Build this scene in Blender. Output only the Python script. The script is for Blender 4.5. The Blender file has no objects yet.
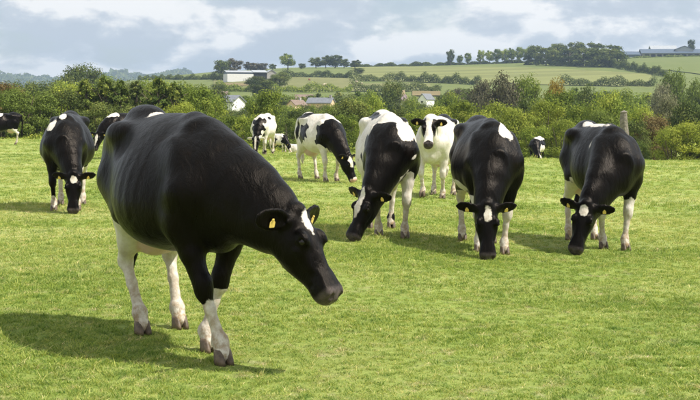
import bpy, bmesh, math, random
import numpy as np
from mathutils import Vector, Matrix

random.seed(7)
rng = np.random.default_rng(11)
sc = bpy.context.scene
COL = sc.collection
R = math.radians

# ------------------------------------------------------------------ camera
cam_data = bpy.data.cameras.new("camera")
cam = bpy.data.objects.new("camera", cam_data)
COL.objects.link(cam)
CAM_Z = 1.45
cam.location = (0, 0, CAM_Z)
cam.rotation_euler = (R(90 - 3.96), 0, 0)
cam_data.sensor_width = 36
cam_data.lens = 36 * 1270 / 700
cam_data.clip_start = 0.1
cam_data.clip_end = 20000
sc.camera = cam

# ------------------------------------------------------------------ sky and sun
SUN_EL, SUN_AZ = R(54), math.atan2(0.965, -0.26)
world = bpy.data.worlds.new("World")
sc.world = world
world.use_nodes = True
wt = world.node_tree
wt.nodes.clear()


def N(tree, kind, **kw):
    n = tree.nodes.new(kind)
    for k, v in kw.items():
        if k in n.inputs:
            n.inputs[k].default_value = v
        else:
            setattr(n, k, v)
    return n


def ramp(tree, stops, fac=None):
    n = tree.nodes.new("ShaderNodeValToRGB")
    el = n.color_ramp.elements
    while len(el) > 1:
        el.remove(el[-1])
    el[0].position = stops[0][0]
    el[0].color = stops[0][1]
    for p, c in stops[1:]:
        e = el.new(p)
        e.color = c
    if fac is not None:
        tree.links.new(fac, n.inputs["Fac"])
    return n


def g4(v):
    return (v, v, v, 1)


out = N(wt, "ShaderNodeOutputWorld")
bg = N(wt, "ShaderNodeBackground", Strength=0.1)
sky = N(wt, "ShaderNodeTexSky", sky_type="NISHITA", sun_disc=False, sun_elevation=SUN_EL, sun_rotation=SUN_AZ,
        altitude=100, air_density=1.0, dust_density=1.2, ozone_density=1.0)
tc = N(wt, "ShaderNodeTexCoord")


def cloud_noise(loc, scale_z, scale, detail, rough, dist):
    mp = N(wt, "ShaderNodeMapping")
    mp.inputs["Scale"].default_value = (1.0, 1.0, scale_z)
    mp.inputs["Location"].default_value = loc
    wt.links.new(tc.outputs["Generated"], mp.inputs["Vector"])
    n = N(wt, "ShaderNodeTexNoise", Scale=scale, Detail=detail, Roughness=rough, Distortion=dist)
    wt.links.new(mp.outputs[0], n.inputs["Vector"])
    return n.outputs["Fac"]


def wmath(op, a, b):
    n = N(wt, "ShaderNodeMath", operation=op)
    for k, v in ((0, a), (1, b)):
        if isinstance(v, (int, float)):
            n.inputs[k].default_value = v
        else:
            wt.links.new(v, n.inputs[k])
    return n.outputs[0]


CL = (2.31, 1.2, 0.62)
dens = cloud_noise(CL, 2.2, 10.0, 11.0, 0.56, 0.15)
dens_up = cloud_noise((CL[0], CL[1], CL[2] + 0.035), 2.2, 10.0, 7.0, 0.55, 0.15)
soft = cloud_noise((5.1, 0.7, 1.9), 2.4, 6.0, 6.0, 0.55, 0.2)
lit = wmath("ADD", wmath("MULTIPLY", wmath("SUBTRACT", dens, dens_up), 3.6), wmath("ADD", wmath("MULTIPLY", soft, 0.9), 0.02))
cover = ramp(wt, [(0.38, g4(0.55)), (0.45, g4(0.9)), (0.50, g4(1))], dens)
shade = ramp(wt, [(0.22, (4.5, 4.95, 5.5, 1)), (0.42, (5.1, 5.5, 5.95, 1)), (0.56, (6.6, 6.75, 6.9, 1)), (0.72, (8.2, 8.1, 7.9, 1))], lit)
mixs = N(wt, "ShaderNodeMix", data_type="RGBA")
wt.links.new(cover.outputs[0], mixs.inputs[0])
wt.links.new(sky.outputs[0], mixs.inputs[6])
wt.links.new(shade.outputs[0], mixs.inputs[7])
wt.links.new(mixs.outputs[2], bg.inputs["Color"])
wt.links.new(bg.outputs[0], out.inputs["Surface"])

sl = bpy.data.lights.new("sun", "SUN")
sl.energy = 5.0
sl.angle = R(0.55)
sl.color = (1.0, 0.95, 0.86)
sun = bpy.data.objects.new("sun", sl)
COL.objects.link(sun)
sd = Vector((math.sin(SUN_AZ) * math.cos(SUN_EL), math.cos(SUN_AZ) * math.cos(SUN_EL), math.sin(SUN_EL)))
sun.rotation_euler = sd.to_track_quat("Z", "Y").to_euler()
sun.location = (20, -5, 30)

sc.view_settings.view_transform = "Standard"
sc.view_settings.look = "None"
sc.view_settings.gamma = 1
sc.view_settings.exposure = 0.4
sc.cycles.volume_step_rate = 4
sc.cycles.volume_bounces = 0
sc.cycles.max_bounces = 6
sc.cycles.transparent_max_bounces = 8

# ------------------------------------------------------------------ helpers


def tag(o, label=None, cat=None, group=None, kind=None):
    if label:
        o["label"] = label
    if cat:
        o["category"] = cat
    if group:
        o["group"] = group
    if kind:
        o["kind"] = kind
    return o


def link(name, data, parent=None, loc=None, rot=None, scale=None):
    o = bpy.data.objects.new(name, data)
    COL.objects.link(o)
    if parent is not None:
        o.parent = parent
    if loc is not None:
        o.location = loc
    if rot is not None:
        o.rotation_euler = rot
    if scale is not None:
        o.scale = scale
    return o


def mesh_np(name, verts, quads=None, tris=None, mat=None, smooth=True):
    """Mesh from numpy arrays of vertices and quads (or tris)."""
    me = bpy.data.meshes.new(name)
    faces = quads if quads is not None else tris
    k = faces.shape[1]
    me.vertices.add(len(verts))
    me.vertices.foreach_set("co", np.asarray(verts, np.float32).ravel())
    me.loops.add(faces.size)
    me.loops.foreach_set("vertex_index", faces.astype(np.int32).ravel())
    me.polygons.add(len(faces))
    me.polygons.foreach_set("loop_start", np.arange(0, faces.size, k, dtype=np.int32))
    me.polygons.foreach_set("loop_total", np.full(len(faces), k, np.int32))
    me.polygons.foreach_set("use_smooth", np.full(len(faces), smooth, bool))
    me.update(calc_edges=True)
    if mat:
        me.materials.append(mat)
    return me


def attr(me, name, vals):
    a = me.attributes.new(name, "FLOAT", "POINT")
    a.data.foreach_set("value", np.asarray(vals, np.float32))


def sstep(a, b, x):
    t = np.clip((x - a) / (b - a), 0, 1)
    return t * t * (3 - 2 * t)


def pdir(px, d, py=None):
    """Place something d metres ahead in the bearing of column px; height for row py."""
    x = (px - 350) / 1270 * d
    if py is None:
        return x, d
    return x, d, CAM_Z + (112 - py) / 1270 * d


# ------------------------------------------------------------------ ground shape
_PY = np.array([-4000, 0, 72, 95, 130, 200, 300, 400, 480, 600, 700, 760, 900, 1500, 2300, 2700, 3000, 3300, 4200, 9000.])
_PH = np.array([0, 0, 0, 0, 0, 0.01, .15, .33, .50, .80, 1.0, 1.0, .8, .3, .3, .3, .3, .3, .2, .2])
_VH = np.array([0, 0, 0, -.9, -2.4, -2.2, 0, 0, 0, 0, 0, 0, 0, 0, 20, 68, 82, 60, 20, 10.])
_HX = np.array([-700, -260, -200, -110, -74, -39, 10, 50, 94, 193, 400, 900.])
_HH = np.array([4, 6, 10, 20, 23.5, 25.7, 27.4, 29, 30.7, 34.5, 30, 15.])


_EX = np.array([-60, -20, -13.8, -5.5, 4, 16, 40, 90.])
_EA = np.array([0, .05, .2, .8, 1.25, 1.66, 2.1, 2.3])


def ground(x, y):
    x = np.asarray(x, float)
    y = np.asarray(y, float)
    xe = x * 72 / np.clip(y, 30, 140)
    A = (np.interp(xe - 3, _EX, _EA) + np.interp(xe, _EX, _EA) + np.interp(xe + 3, _EX, _EA)) / 3
    z = -A * sstep(38, 78, y)
    z = z - 0.14 * sstep(0.0, 0.2, x / np.clip(y, 5, 200)) * sstep(6, 13, y)
    z = z + 0.03 * np.sin(x * 0.21 + 1) * np.sin(y * 0.17) * sstep(3, 14, y)
    s = 14.0
    prof = (np.interp(y - s, _PY, _PH) + np.interp(y, _PY, _PH) * 2 + np.interp(y + s, _PY, _PH)) / 4
    xa = x * 700 / np.clip(y, 250, 1200)
    H = (np.interp(xa - 20, _HX, _HH) + np.interp(xa, _HX, _HH) * 2 + np.interp(xa + 20, _HX, _HH)) / 4
    v = np.interp(y, _PY, _VH)
    ridge = 1 + 0.03 * np.sin(x / 210 + 0.6) + 0.015 * np.sin(x / 83.0)
    v = np.where(y > 1500, v * ridge, v)
    return z + prof * H + v


def gz(x, y):
    return float(ground(x, y))


# ------------------------------------------------------------------ materials


def new_mat(name):
    m = bpy.data.materials.new(name)
    m.use_nodes = True
    t = m.node_tree
    t.nodes.clear()
    o = N(t, "ShaderNodeOutputMaterial")
    return m, t, o


def simple_mat(name, c, rough=0.7, noise=0.0, scale=8.0, spec=0.4, bump=0.0):
    m, t, o = new_mat(name)
    b = N(t, "ShaderNodeBsdfPrincipled", Roughness=rough)
    b.inputs["Specular IOR Level"].default_value = spec
    b.inputs["Base Color"].default_value = (*c, 1)
    if noise:
        tcn = N(t, "ShaderNodeTexCoord")
        nz = N(t, "ShaderNodeTexNoise", Scale=scale, Detail=6.0, Roughness=0.65)
        t.links.new(tcn.outputs["Object"], nz.inputs["Vector"])
        r = ramp(t, [(0.3, (*[v * (1 - noise) for v in c], 1)), (0.7, (*[min(1, v * (1 + noise)) for v in c], 1))], nz.outputs["Fac"])
        t.links.new(r.outputs[0], b.inputs["Base Color"])
        if bump:
            bp = N(t, "ShaderNodeBump", Strength=bump, Distance=0.02)
            t.links.new(nz.outputs["Fac"], bp.inputs["Height"])
            t.links.new(bp.outputs[0], b.inputs["Normal"])
    t.links.new(b.outputs[0], o.inputs["Surface"])
    return m


def world_noise(t, scale, detail=4.0, rough=0.6, dist=0.0, stretch=None, rot=0.0):
    g = N(t, "ShaderNodeNewGeometry")
    mpn = N(t, "ShaderNodeMapping")
    if stretch:
        mpn.inputs["Scale"].default_value = stretch
    mpn.inputs["Rotation"].default_value = (0, 0, rot)
    t.links.new(g.outputs["Position"], mpn.inputs["Vector"])
    n = N(t, "ShaderNodeTexNoise", Scale=scale, Detail=detail, Roughness=rough, Distortion=dist)
    t.links.new(mpn.outputs[0], n.inputs["Vector"])
    return n


def mixc(t, fac, a, b, blend="MIX"):
    m = N(t, "ShaderNodeMix", data_type="RGBA", blend_type=blend)
    if isinstance(fac, (int, float)):
        m.inputs[0].default_value = fac
    else:
        t.links.new(fac, m.inputs[0])
    for i, s in ((6, a), (7, b)):
        if isinstance(s, tuple):
            m.inputs[i].default_value = s
        else:
            t.links.new(s, m.inputs[i])
    return m.outputs[2]


def pasture_colour(t, gain=1.0):
    """The sward's own colour: fresh and yellowed patches, straw, mown swathes."""
    def c(r, g, b):
        return (r * gain, g * gain, b * gain, 1)
    big = world_noise(t, 0.33, 5.0, 0.6, 0.6, (1.0, 0.55, 1))
    col = ramp(t, [(0.32, c(0.222, 0.312, 0.056)), (0.5, c(0.322, 0.408, 0.088)), (0.68, c(0.430, 0.475, 0.140))], big.outputs["Fac"]).outputs[0]
    sw = world_noise(t, 0.55, 3.0, 0.5, 0.3, (0.12, 1.0, 1), R(38))
    swm = ramp(t, [(0.46, g4(0)), (0.62, g4(0.75))], sw.outputs["Fac"]).outputs[0]
    col = mixc(t, swm, col, c(0.45, 0.50, 0.165))
    mid = world_noise(t, 4.2, 6.0, 0.7, 0.4)
    mm = ramp(t, [(0.54, g4(0)), (0.72, g4(0.75))], mid.outputs["Fac"]).outputs[0]
    col = mixc(t, mm, col, c(0.52, 0.46, 0.25))
    dk = world_noise(t, 3.1, 6.0, 0.68, 0.5)
    dm = ramp(t, [(0.30, g4(0.65)), (0.44, g4(0))], dk.outputs["Fac"]).outputs[0]
    return mixc(t, dm, col, c(0.120, 0.240, 0.040))


def make_ground_mat():
    m, t, o = new_mat("pasture_ground")
    col = pasture_colour(t, 0.92)
    fine = world_noise(t, 42.0, 6.0, 0.75)
    fr = ramp(t, [(0.3, g4(0.55)), (0.7, g4(1.25))], fine.outputs["Fac"]).outputs[0]
    col = mixc(t, 1.0, col, fr, "MULTIPLY")
    b = N(t, "ShaderNodeBsdfPrincipled", Roughness=0.9)
    b.inputs["Specular IOR Level"].default_value = 0.15
    t.links.new(col, b.inputs["Base Color"])
    f2 = world_noise(t, 16.0, 8.0, 0.8)
    bp = N(t, "ShaderNodeBump", Strength=0.7, Distance=0.05)
    t.links.new(f2.outputs["Fac"], bp.inputs["Height"])
    t.links.new(bp.outputs[0], b.inputs["Normal"])
    t.links.new(b.outputs[0], o.inputs["Surface"])
    return m


def make_grass_mat():
    m, t, o = new_mat("grass_blades")
    col = pasture_colour(t, 1.0)
    a = N(t, "ShaderNodeAttribute", attribute_name="tint")
    oi = N(t, "ShaderNodeObjectInfo")
    ov = ramp(t, [(0.0, (0.62, 0.74, 0.6, 1)), (0.5, g4(1.0)), (0.85, (1.16, 1.08, 1.1, 1)), (1.0, (1.55, 1.28, 1.9, 1))], oi.outputs["Random"]).outputs[0]
    col = mixc(t, 1.0, col, ov, "MULTIPLY")
    v = ramp(t, [(0.0, (0.30, 0.45, 0.4, 1)), (0.45, g4(0.92)), (0.75, (1.3, 1.15, 1.25, 1)), (1.0, (2.0, 1.55, 2.8, 1))], a.outputs["Fac"]).outputs[0]
    col = mixc(t, 1.0, col, v, "MULTIPLY")
    d = N(t, "ShaderNodeBsdfPrincipled", Roughness=0.62)
    d.inputs["Specular IOR Level"].default_value = 0.2
    t.links.new(col, d.inputs["Base Color"])
    tr = N(t, "ShaderNodeBsdfTranslucent")
    tcx = mixc(t, 1.0, col, (1.1, 1.15, 0.6, 1), "MULTIPLY")
    t.links.new(tcx, tr.inputs["Color"])
    mx = N(t, "ShaderNodeMixShader", Fac=0.38)
    t.links.new(d.outputs[0], mx.inputs[1])
    t.links.new(tr.outputs[0], mx.inputs[2])
    t.links.new(mx.outputs[0], o.inputs["Surface"])
    return m


def make_leaf_mat(name, dark, mid, light, trans=0.3, var=0.25):
    m, t, o = new_mat(name)
    a = N(t, "ShaderNodeAttribute", attribute_name="tint")
    r = ramp(t, [(0.0, (*dark, 1)), (0.55, (*mid, 1)), (1.0, (*light, 1))], a.outputs["Fac"])
    oi = N(t, "ShaderNodeObjectInfo")
    hv = N(t, "ShaderNodeHueSaturation")
    mr = N(t, "ShaderNodeMapRange")
    mr.inputs["To Min"].default_value = 1 - var
    mr.inputs["To Max"].default_value = 1 + var
    t.links.new(oi.outputs["Random"], mr.inputs["Value"])
    mh = N(t, "ShaderNodeMapRange")
    mh.inputs["To Min"].default_value = 0.508
    mh.inputs["To Max"].default_value = 0.492
    t.links.new(oi.outputs["Random"], mh.inputs["Value"])
    t.links.new(mr.outputs[0], hv.inputs["Value"])
    t.links.new(mh.outputs[0], hv.inputs["Hue"])
    t.links.new(r.outputs[0], hv.inputs["Color"])
    d = N(t, "ShaderNodeBsdfPrincipled", Roughness=0.7)
    d.inputs["Specular IOR Level"].default_value = 0.1
    t.links.new(hv.outputs[0], d.inputs["Base Color"])
    tr = N(t, "ShaderNodeBsdfTranslucent")
    t.links.new(hv.outputs[0], tr.inputs["Color"])
    mx = N(t, "ShaderNodeMixShader", Fac=trans)
    t.links.new(d.outputs[0], mx.inputs[1])
    t.links.new(tr.outputs[0], mx.inputs[2])
    t.links.new(mx.outputs[0], o.inputs["Surface"])
    return m


def make_coat_mat():
    """Black and white hide: the patches come from the mesh's own coat attribute."""
    m, t, o = new_mat("cow_hide")
    tcn = N(t, "ShaderNodeTexCoord")
    coat = N(t, "ShaderNodeAttribute", attribute_name="coat")
    skin = N(t, "ShaderNodeAttribute", attribute_name="skin")
    dirt = N(t, "ShaderNodeAttribute", attribute_name="dirt")
    edge = N(t, "ShaderNodeTexNoise", Scale=26.0, Detail=6.0, Roughness=0.7)
    t.links.new(tcn.outputs["Object"], edge.inputs["Vector"])
    ad = N(t, "ShaderNodeMath", operation="MULTIPLY_ADD")
    t.links.new(edge.outputs["Fac"], ad.inputs[0])
    ad.inputs[1].default_value = 0.05
    ad.inputs[2].default_value = -0.025
    sm = N(t, "ShaderNodeMath", operation="ADD")
    t.links.new(coat.outputs["Fac"], sm.inputs[0])
    t.links.new(ad.outputs[0], sm.inputs[1])
    mk = N(t, "ShaderNodeMapRange", interpolation_type="SMOOTHSTEP")
    mk.inputs["From Min"].default_value = -0.006
    mk.inputs["From Max"].default_value = 0.006
    t.links.new(sm.outputs[0], mk.inputs["Value"])
    # black hair, slightly rusty where it bleaches
    mpx = N(t, "ShaderNodeMapping")
    mpx.inputs["Scale"].default_value = (1.0, 1.6, 0.5)
    t.links.new(tcn.outputs["Object"], mpx.inputs["Vector"])
    bn = N(t, "ShaderNodeTexNoise", Scale=7.0, Detail=7.0, Roughness=0.65, Distortion=0.8)
    t.links.new(mpx.outputs[0], bn.inputs["Vector"])
    blk = ramp(t, [(0.3, (0.0012, 0.0011, 0.001, 1)), (0.58, (0.0026, 0.002, 0.0016, 1)), (0.78, (0.009, 0.0058, 0.004, 1))], bn.outputs["Fac"]).outputs[0]
    wn = N(t, "ShaderNodeTexNoise", Scale=9.0, Detail=7.0, Roughness=0.7)
    t.links.new(tcn.outputs["Object"], wn.inputs["Vector"])
    wht = ramp(t, [(0.3, (0.60, 0.53, 0.44, 1)), (0.55, (0.74, 0.69, 0.61, 1)), (0.75, (0.80, 0.77, 0.71, 1))], wn.outputs["Fac"]).outputs[0]
    # mud and grass stains low on the legs
    dn = N(t, "ShaderNodeTexNoise", Scale=17.0, Detail=8.0, Roughness=0.7)
    t.links.new(tcn.outputs["Object"], dn.inputs["Vector"])
    dr = ramp(t, [(0.38, g4(0)), (0.60, g4(1))], dn.outputs["Fac"]).outputs[0]
    dmul = N(t, "ShaderNodeMath", operation="MULTIPLY")
    t.links.new(dr, dmul.inputs[0])
    t.links.new(dirt.outputs["Fac"], dmul.inputs[1])
    wht = mixc(t, dmul.outputs[0], wht, (0.33, 0.225, 0.125, 1))
    col = mixc(t, mk.outputs[0], blk, wht)
    sp = ramp(t, [(0.40, (0.60, 0.36, 0.29, 1)), (0.6, (0.66, 0.45, 0.37, 1))], dn.outputs["Fac"]).outputs[0]
    sk = ramp(t, [(0.40, (0.045, 0.038, 0.037, 1)), (0.66, (0.12, 0.095, 0.09, 1))], dn.outputs["Fac"]).outputs[0]
    skc = mixc(t, mk.outputs[0], sk, sp)
    col = mixc(t, skin.outputs["Fac"], col, skc)
    b = N(t, "ShaderNodeBsdfPrincipled")
    t.links.new(col, b.inputs["Base Color"])
    rr = ramp(t, [(0.3, g4(0.25)), (0.7, g4(0.38))], bn.outputs["Fac"]).outputs[0]
    rs = N(t, "ShaderNodeMix", data_type="FLOAT")
    t.links.new(skin.outputs["Fac"], rs.inputs[0])
    t.links.new(rr, rs.inputs[2])
    rs.inputs[3].default_value = 0.3
    t.links.new(rs.outputs[0], b.inputs["Roughness"])
    b.inputs["Specular IOR Level"].default_value = 0.12
    b.inputs["Specular Tint"].default_value = (1.0, 0.86, 0.74, 1)
    # relief: hair lie (long and thin) + loose skin
    mph = N(t, "ShaderNodeMapping")
    mph.inputs["Scale"].default_value = (1.0, 2.2, 0.35)
    mph.inputs["Rotation"].default_value = (0, R(25), 0)
    t.links.new(tcn.outputs["Object"], mph.inputs["Vector"])
    hn = N(t, "ShaderNodeTexNoise", Scale=95.0, Detail=5.0, Roughness=0.7)
    t.links.new(mph.outputs[0], hn.inputs["Vector"])
    b1 = N(t, "ShaderNodeBump", Strength=0.6, Distance=0.005)
    t.links.new(hn.outputs["Fac"], b1.inputs["Height"])
    ln = N(t, "ShaderNodeTexNoise", Scale=11.0, Detail=4.0, Roughness=0.55, Distortion=0.5)
    t.links.new(mpx.outputs[0], ln.inputs["Vector"])
    b2 = N(t, "ShaderNodeBump", Strength=0.42, Distance=0.03)
    t.links.new(ln.outputs["Fac"], b2.inputs["Height"])
    t.links.new(b1.outputs[0], b2.inputs["Normal"])
    t.links.new(b2.outputs[0], b.inputs["Normal"])
    t.links.new(b.outputs[0], o.inputs["Surface"])
    return m


M_GROUND = make_ground_mat()
M_GRASS = make_grass_mat()
M_HIDE = make_coat_mat()
M_HOOF = simple_mat("hoof_horn", (0.13, 0.092, 0.06), 0.5, 0.55, 25, 0.4, 0.3)
M_EYE = simple_mat("cow_eye", (0.012, 0.009, 0.008), 0.08, 0, 1, 0.35)
M_TAG = simple_mat("yellow_plastic", (0.84, 0.60, 0.16), 0.45, 0.1, 40, 0.4)
M_BARK = simple_mat("bark", (0.13, 0.10, 0.075), 0.9, 0.5, 6, 0.2, 0.8)
M_POST = simple_mat("weathered_wood", (0.21, 0.185, 0.155), 0.85, 0.5, 9, 0.2, 0.9)

# ------------------------------------------------------------------ the ground sheet
def build_ground():
    ys = np.concatenate([np.linspace(-60, 0, 13)[:-1], np.linspace(0, 30, 61)[:-1], np.linspace(30, 130, 101)[:-1],
                         np.linspace(130, 900, 155)[:-1], np.geomspace(900, 3600, 70)])
    u = np.linspace(-1, 1, 241)
    u = np.sign(u) * np.abs(u) ** 1.7
    W = 60 + 0.62 * np.abs(ys)
    X = W[:, None] * u[None, :]
    Y = np.repeat(ys[:, None], len(u), 1)
    Z = ground(X, Y)
    v = np.stack([X, Y, Z], -1).reshape(-1, 3)
    nr, nc = X.shape
    i = (np.arange(nr - 1)[:, None] * nc + np.arange(nc - 1)[None]).ravel()
    q = np.stack([i, i + 1, i + nc + 1, i + nc], 1)
    return tag(link("pasture", mesh_np("pasture", v, q, mat=M_GROUND)), kind="structure")


build_ground()

# ------------------------------------------------------------------ hillside fields
def row_of(x, y, z):
    return 112 - (z - CAM_Z) / y * 1270


def depth_for(px, row, lo=290, hi=705):
    """Distance at which the hillside, seen in column px, stands at that row."""
    for _ in range(40):
        m = (lo + hi) / 2
        x, y = pdir(px, m)
        if row_of(x, y, gz(x, y)) > row:
            lo = m
        else:
            hi = m
    return (lo + hi) / 2


def field_mat(name, a, b, stripe=0.0, rot=0.0, scale=0.1, freq=0.25):
    m, t, o = new_mat(name)
    n = world_noise(t, scale, 5.0, 0.6, 0.5, (1, 0.4, 1), rot)
    col = ramp(t, [(0.32, (*a, 1)), (0.68, (*b, 1))], n.outputs["Fac"]).outputs[0]
    if stripe:
        w = world_noise(t, freq, 2.0, 0.5, 0.0, (0.03, 1.0, 0.03), rot)
        wm = ramp(t, [(0.42, g4(0)), (0.58, g4(stripe))], w.outputs["Fac"]).outputs[0]
        col = mixc(t, wm, col, tuple(min(1, v * 1.5) for v in b) + (1,))
    f = world_noise(t, 2.2, 5.0, 0.7)
    fr = ramp(t, [(0.3, g4(0.75)), (0.7, g4(1.2))], f.outputs["Fac"]).outputs[0]
    col = mixc(t, 1.0, col, fr, "MULTIPLY")
    bs = N(t, "ShaderNodeBsdfPrincipled", Roughness=0.95)
    bs.inputs["Specular IOR Level"].default_value = 0.1
    t.links.new(col, bs.inputs["Base Color"])
    t.links.new(bs.outputs[0], o.inputs["Surface"])
    return m


M_STRIPED = field_mat("mown_hay_field", (0.150, 0.162, 0.054), (0.174, 0.183, 0.066), 0.5, R(-7), 0.05, 0.075)
M_MEADOW = field_mat("green_meadow", (0.129, 0.160, 0.048), (0.156, 0.180, 0.058))
M_PALE = field_mat("pale_meadow", (0.156, 0.162, 0.060), (0.192, 0.192, 0.078))
M_TAN = field_mat("stubble_field", (0.19, 0.15, 0.075), (0.22, 0.175, 0.085))


def field(quad, mat, lift=0.3, n=26):
    """A field lying on the hillside, given by its four corners (bearing column, distance)."""
    u = np.linspace(0, 1, n)
    a, b, c, d = [np.array(q, float) for q in quad]
    U, Vv = np.meshgrid(u, u)
    G = (a[None, None] * ((1 - U) * (1 - Vv))[..., None] + b * (U * (1 - Vv))[..., None] + c * (U * Vv)[..., None] + d * ((1 - U) * Vv)[..., None])
    X, Y = (G[..., 0] - 350) / 1270 * G[..., 1], G[..., 1]
    v = np.stack([X, Y, ground(X, Y) + lift], -1).reshape(-1, 3)
    i = (np.arange(n - 1)[:, None] * n + np.arange(n - 1)[None]).ravel()
    tag(link("field", mesh_np("field", v, np.stack([i, i + 1, i + n + 1, i + n], 1), mat=mat)), kind="structure")


D = depth_for
field([(-80, 288), (780, 288), (780, 728), (-80, 728)], M_MEADOW, 0.12, 60)
field([(352, D(352, 81)), (650, D(650, 88)), (650, D(650, 75)), (352, 720)], M_STRIPED)
field([(600, D(600, 66)), (760, D(760, 84)), (760, 720), (600, 720)], M_MEADOW, 0.42)
field([(560, D(560, 103)), (760, D(760, 103)), (760, D(760, 86)), (560, D(560, 89))], M_MEADOW)
field([(283, D(283, 77.5)), (352, D(352, 77.5)), (352, 715), (283, 715)], M_MEADOW)
field([(214, D(214, 92)), (352, D(352, 92)), (352, D(352, 79)), (214, D(214, 80))], M_PALE)
field([(216, D(216, 88)), (262, D(262, 87)), (262, D(262, 84)), (216, D(216, 84.5))], M_TAN, 0.45)
field([(352, D(352, 92)), (430, D(430, 92)), (430, D(430, 84.5)), (352, D(352, 84))], M_PALE)
field([(412, D(412, 97)), (440, D(440, 97)), (440, D(440, 92.5)), (412, D(412, 92.5))], M_TAN, 0.45)
field([(145, D(145, 80.5)), (222, D(222, 79.5)), (222, 700), (145, 700)], M_MEADOW, 0.35)
field([(22, 420), (56, 420), (56, 520), (22, 520)], M_TAN, 0.4)

# ------------------------------------------------------------------ foliage
LEAF = {
    "green": make_leaf_mat("leaves_green", (0.090, 0.135, 0.021), (0.213, 0.273, 0.042), (0.383, 0.405, 0.071), 0.30, 0.30),
    "yellow": make_leaf_mat("leaves_yellow_green", (0.142, 0.182, 0.025), (0.307, 0.354, 0.054), (0.495, 0.484, 0.092), 0.32, 0.2),
    "dark": make_leaf_mat("leaves_dark_green", (0.055, 0.081, 0.021), (0.120, 0.153, 0.038), (0.227, 0.234, 0.060), 0.22, 0.28),
    "conifer": make_leaf_mat("conifer_sprays", (0.069, 0.107, 0.023), (0.188, 0.235, 0.046), (0.361, 0.353, 0.076), 0.15, 0.15),
    "olive": make_leaf_mat("leaves_olive", (0.093, 0.131, 0.025), (0.179, 0.227, 0.046), (0.281, 0.326, 0.075), 0.25, 0.15),
    "purple": make_leaf_mat("leaves_copper", (0.060, 0.051, 0.034), (0.128, 0.119, 0.071), (0.221, 0.187, 0.119), 0.2, 0.1),
    "orange": make_leaf_mat("leaves_turning", (0.168, 0.119, 0.017), (0.322, 0.224, 0.031), (0.420, 0.301, 0.056), 0.3, 0.1),
    "brown": make_leaf_mat("leaves_russet", (0.122, 0.086, 0.032), (0.223, 0.166, 0.065), (0.274, 0.245, 0.101), 0.25, 0.1),
    "grey": make_leaf_mat("leaves_grey_green", (0.143, 0.135, 0.075), (0.247, 0.240, 0.135), (0.360, 0.338, 0.217), 0.25, 0.1),
}


def cards(cen, nrm, size, r, aspect=1.5):
    """Small four cornered leaves at cen, facing nrm."""
    n = len(cen)
    rnd = r.normal(size=(n, 3))
    t1 = np.cross(nrm, rnd)
    t1 /= np.linalg.norm(t1, axis=1)[:, None] + 1e-9
    t2 = np.cross(nrm, t1)
    sz = (size * r.uniform(0.6, 1.35, n))[:, None] if np.ndim(size) == 0 else (size * r.uniform(0.7, 1.3, n))[:, None]
    a, b = t1 * sz * aspect / 2, t2 * sz / 2
    bend = nrm * sz * 0.18
    v = np.stack([cen - a - bend, cen - b * 0.9 + bend * 0.3, cen + a - bend, cen + b * 0.9 + bend * 0.3], 1).reshape(-1, 3)
    return v, np.arange(4 * n).reshape(n, 4)


def crown_mesh(seed, n_blob, n_leaf, leaf, low=0.12, shape="round", spread=1.0):
    """A crown one metre wide and high, base at 0: leaf sprays gathered in uneven clumps, with gaps."""
    r = np.random.default_rng(seed)
    C, Nn, T = [], [], []
    blobs = []
    while len(blobs) < n_blob:
        if shape == "round":
            p = r.normal(size=3)
            p /= np.linalg.norm(p)
            p = p * r.uniform(0.45, 1.0)
            z = 0.5 + low / 2 + p[2] * (0.5 - low / 2) * 0.86
            if z < low:
                continue
            wz = 1.0 - 0.25 * abs(z - 0.5)
            q = np.array([p[0] * 0.42 * wz * spread, p[1] * 0.42 * wz * spread, z])
        else:       # bush: full to the ground
            a = r.uniform(0, 2 * math.pi)
            z = r.uniform(0.05, 0.92)
            rad = 0.45 * math.sqrt(max(0.02, 1 - (z * 0.98) ** 2.4)) * r.uniform(0.5, 1.0)
            q = np.array([math.cos(a) * rad, math.sin(a) * rad, z])
        blobs.append((q, r.uniform(0.085, 0.175), r.uniform(-0.25, 0.25)))
    per = n_leaf // n_blob
    for q, rb, tint in blobs:
        p = r.normal(size=(per, 3))
        p /= np.linalg.norm(p, axis=1)[:, None]
        rr = rb * r.uniform(0.35, 1.12, per)[:, None]
        c = q + p * rr * np.array([1.25, 1.25, 0.85])
        nn = p + r.normal(size=(per, 3)) * 0.25 + np.array([0, 0, 0.22])
        nn /= np.linalg.norm(nn, axis=1)[:, None]
        ok = c[:, 2] > 0.01
        C.append(c[ok])
        Nn.append(nn[ok])
        T.append(np.clip(0.5 + tint + r.normal(0, 0.11, ok.sum()), 0, 1))
    C, Nn, T = np.concatenate(C), np.concatenate(Nn), np.concatenate(T)
    C[:, 2] *= 0.985 / C[:, 2].max()
    v, q = cards(C, Nn, leaf, r)
    return v, q, np.repeat(T, 4)


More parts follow.
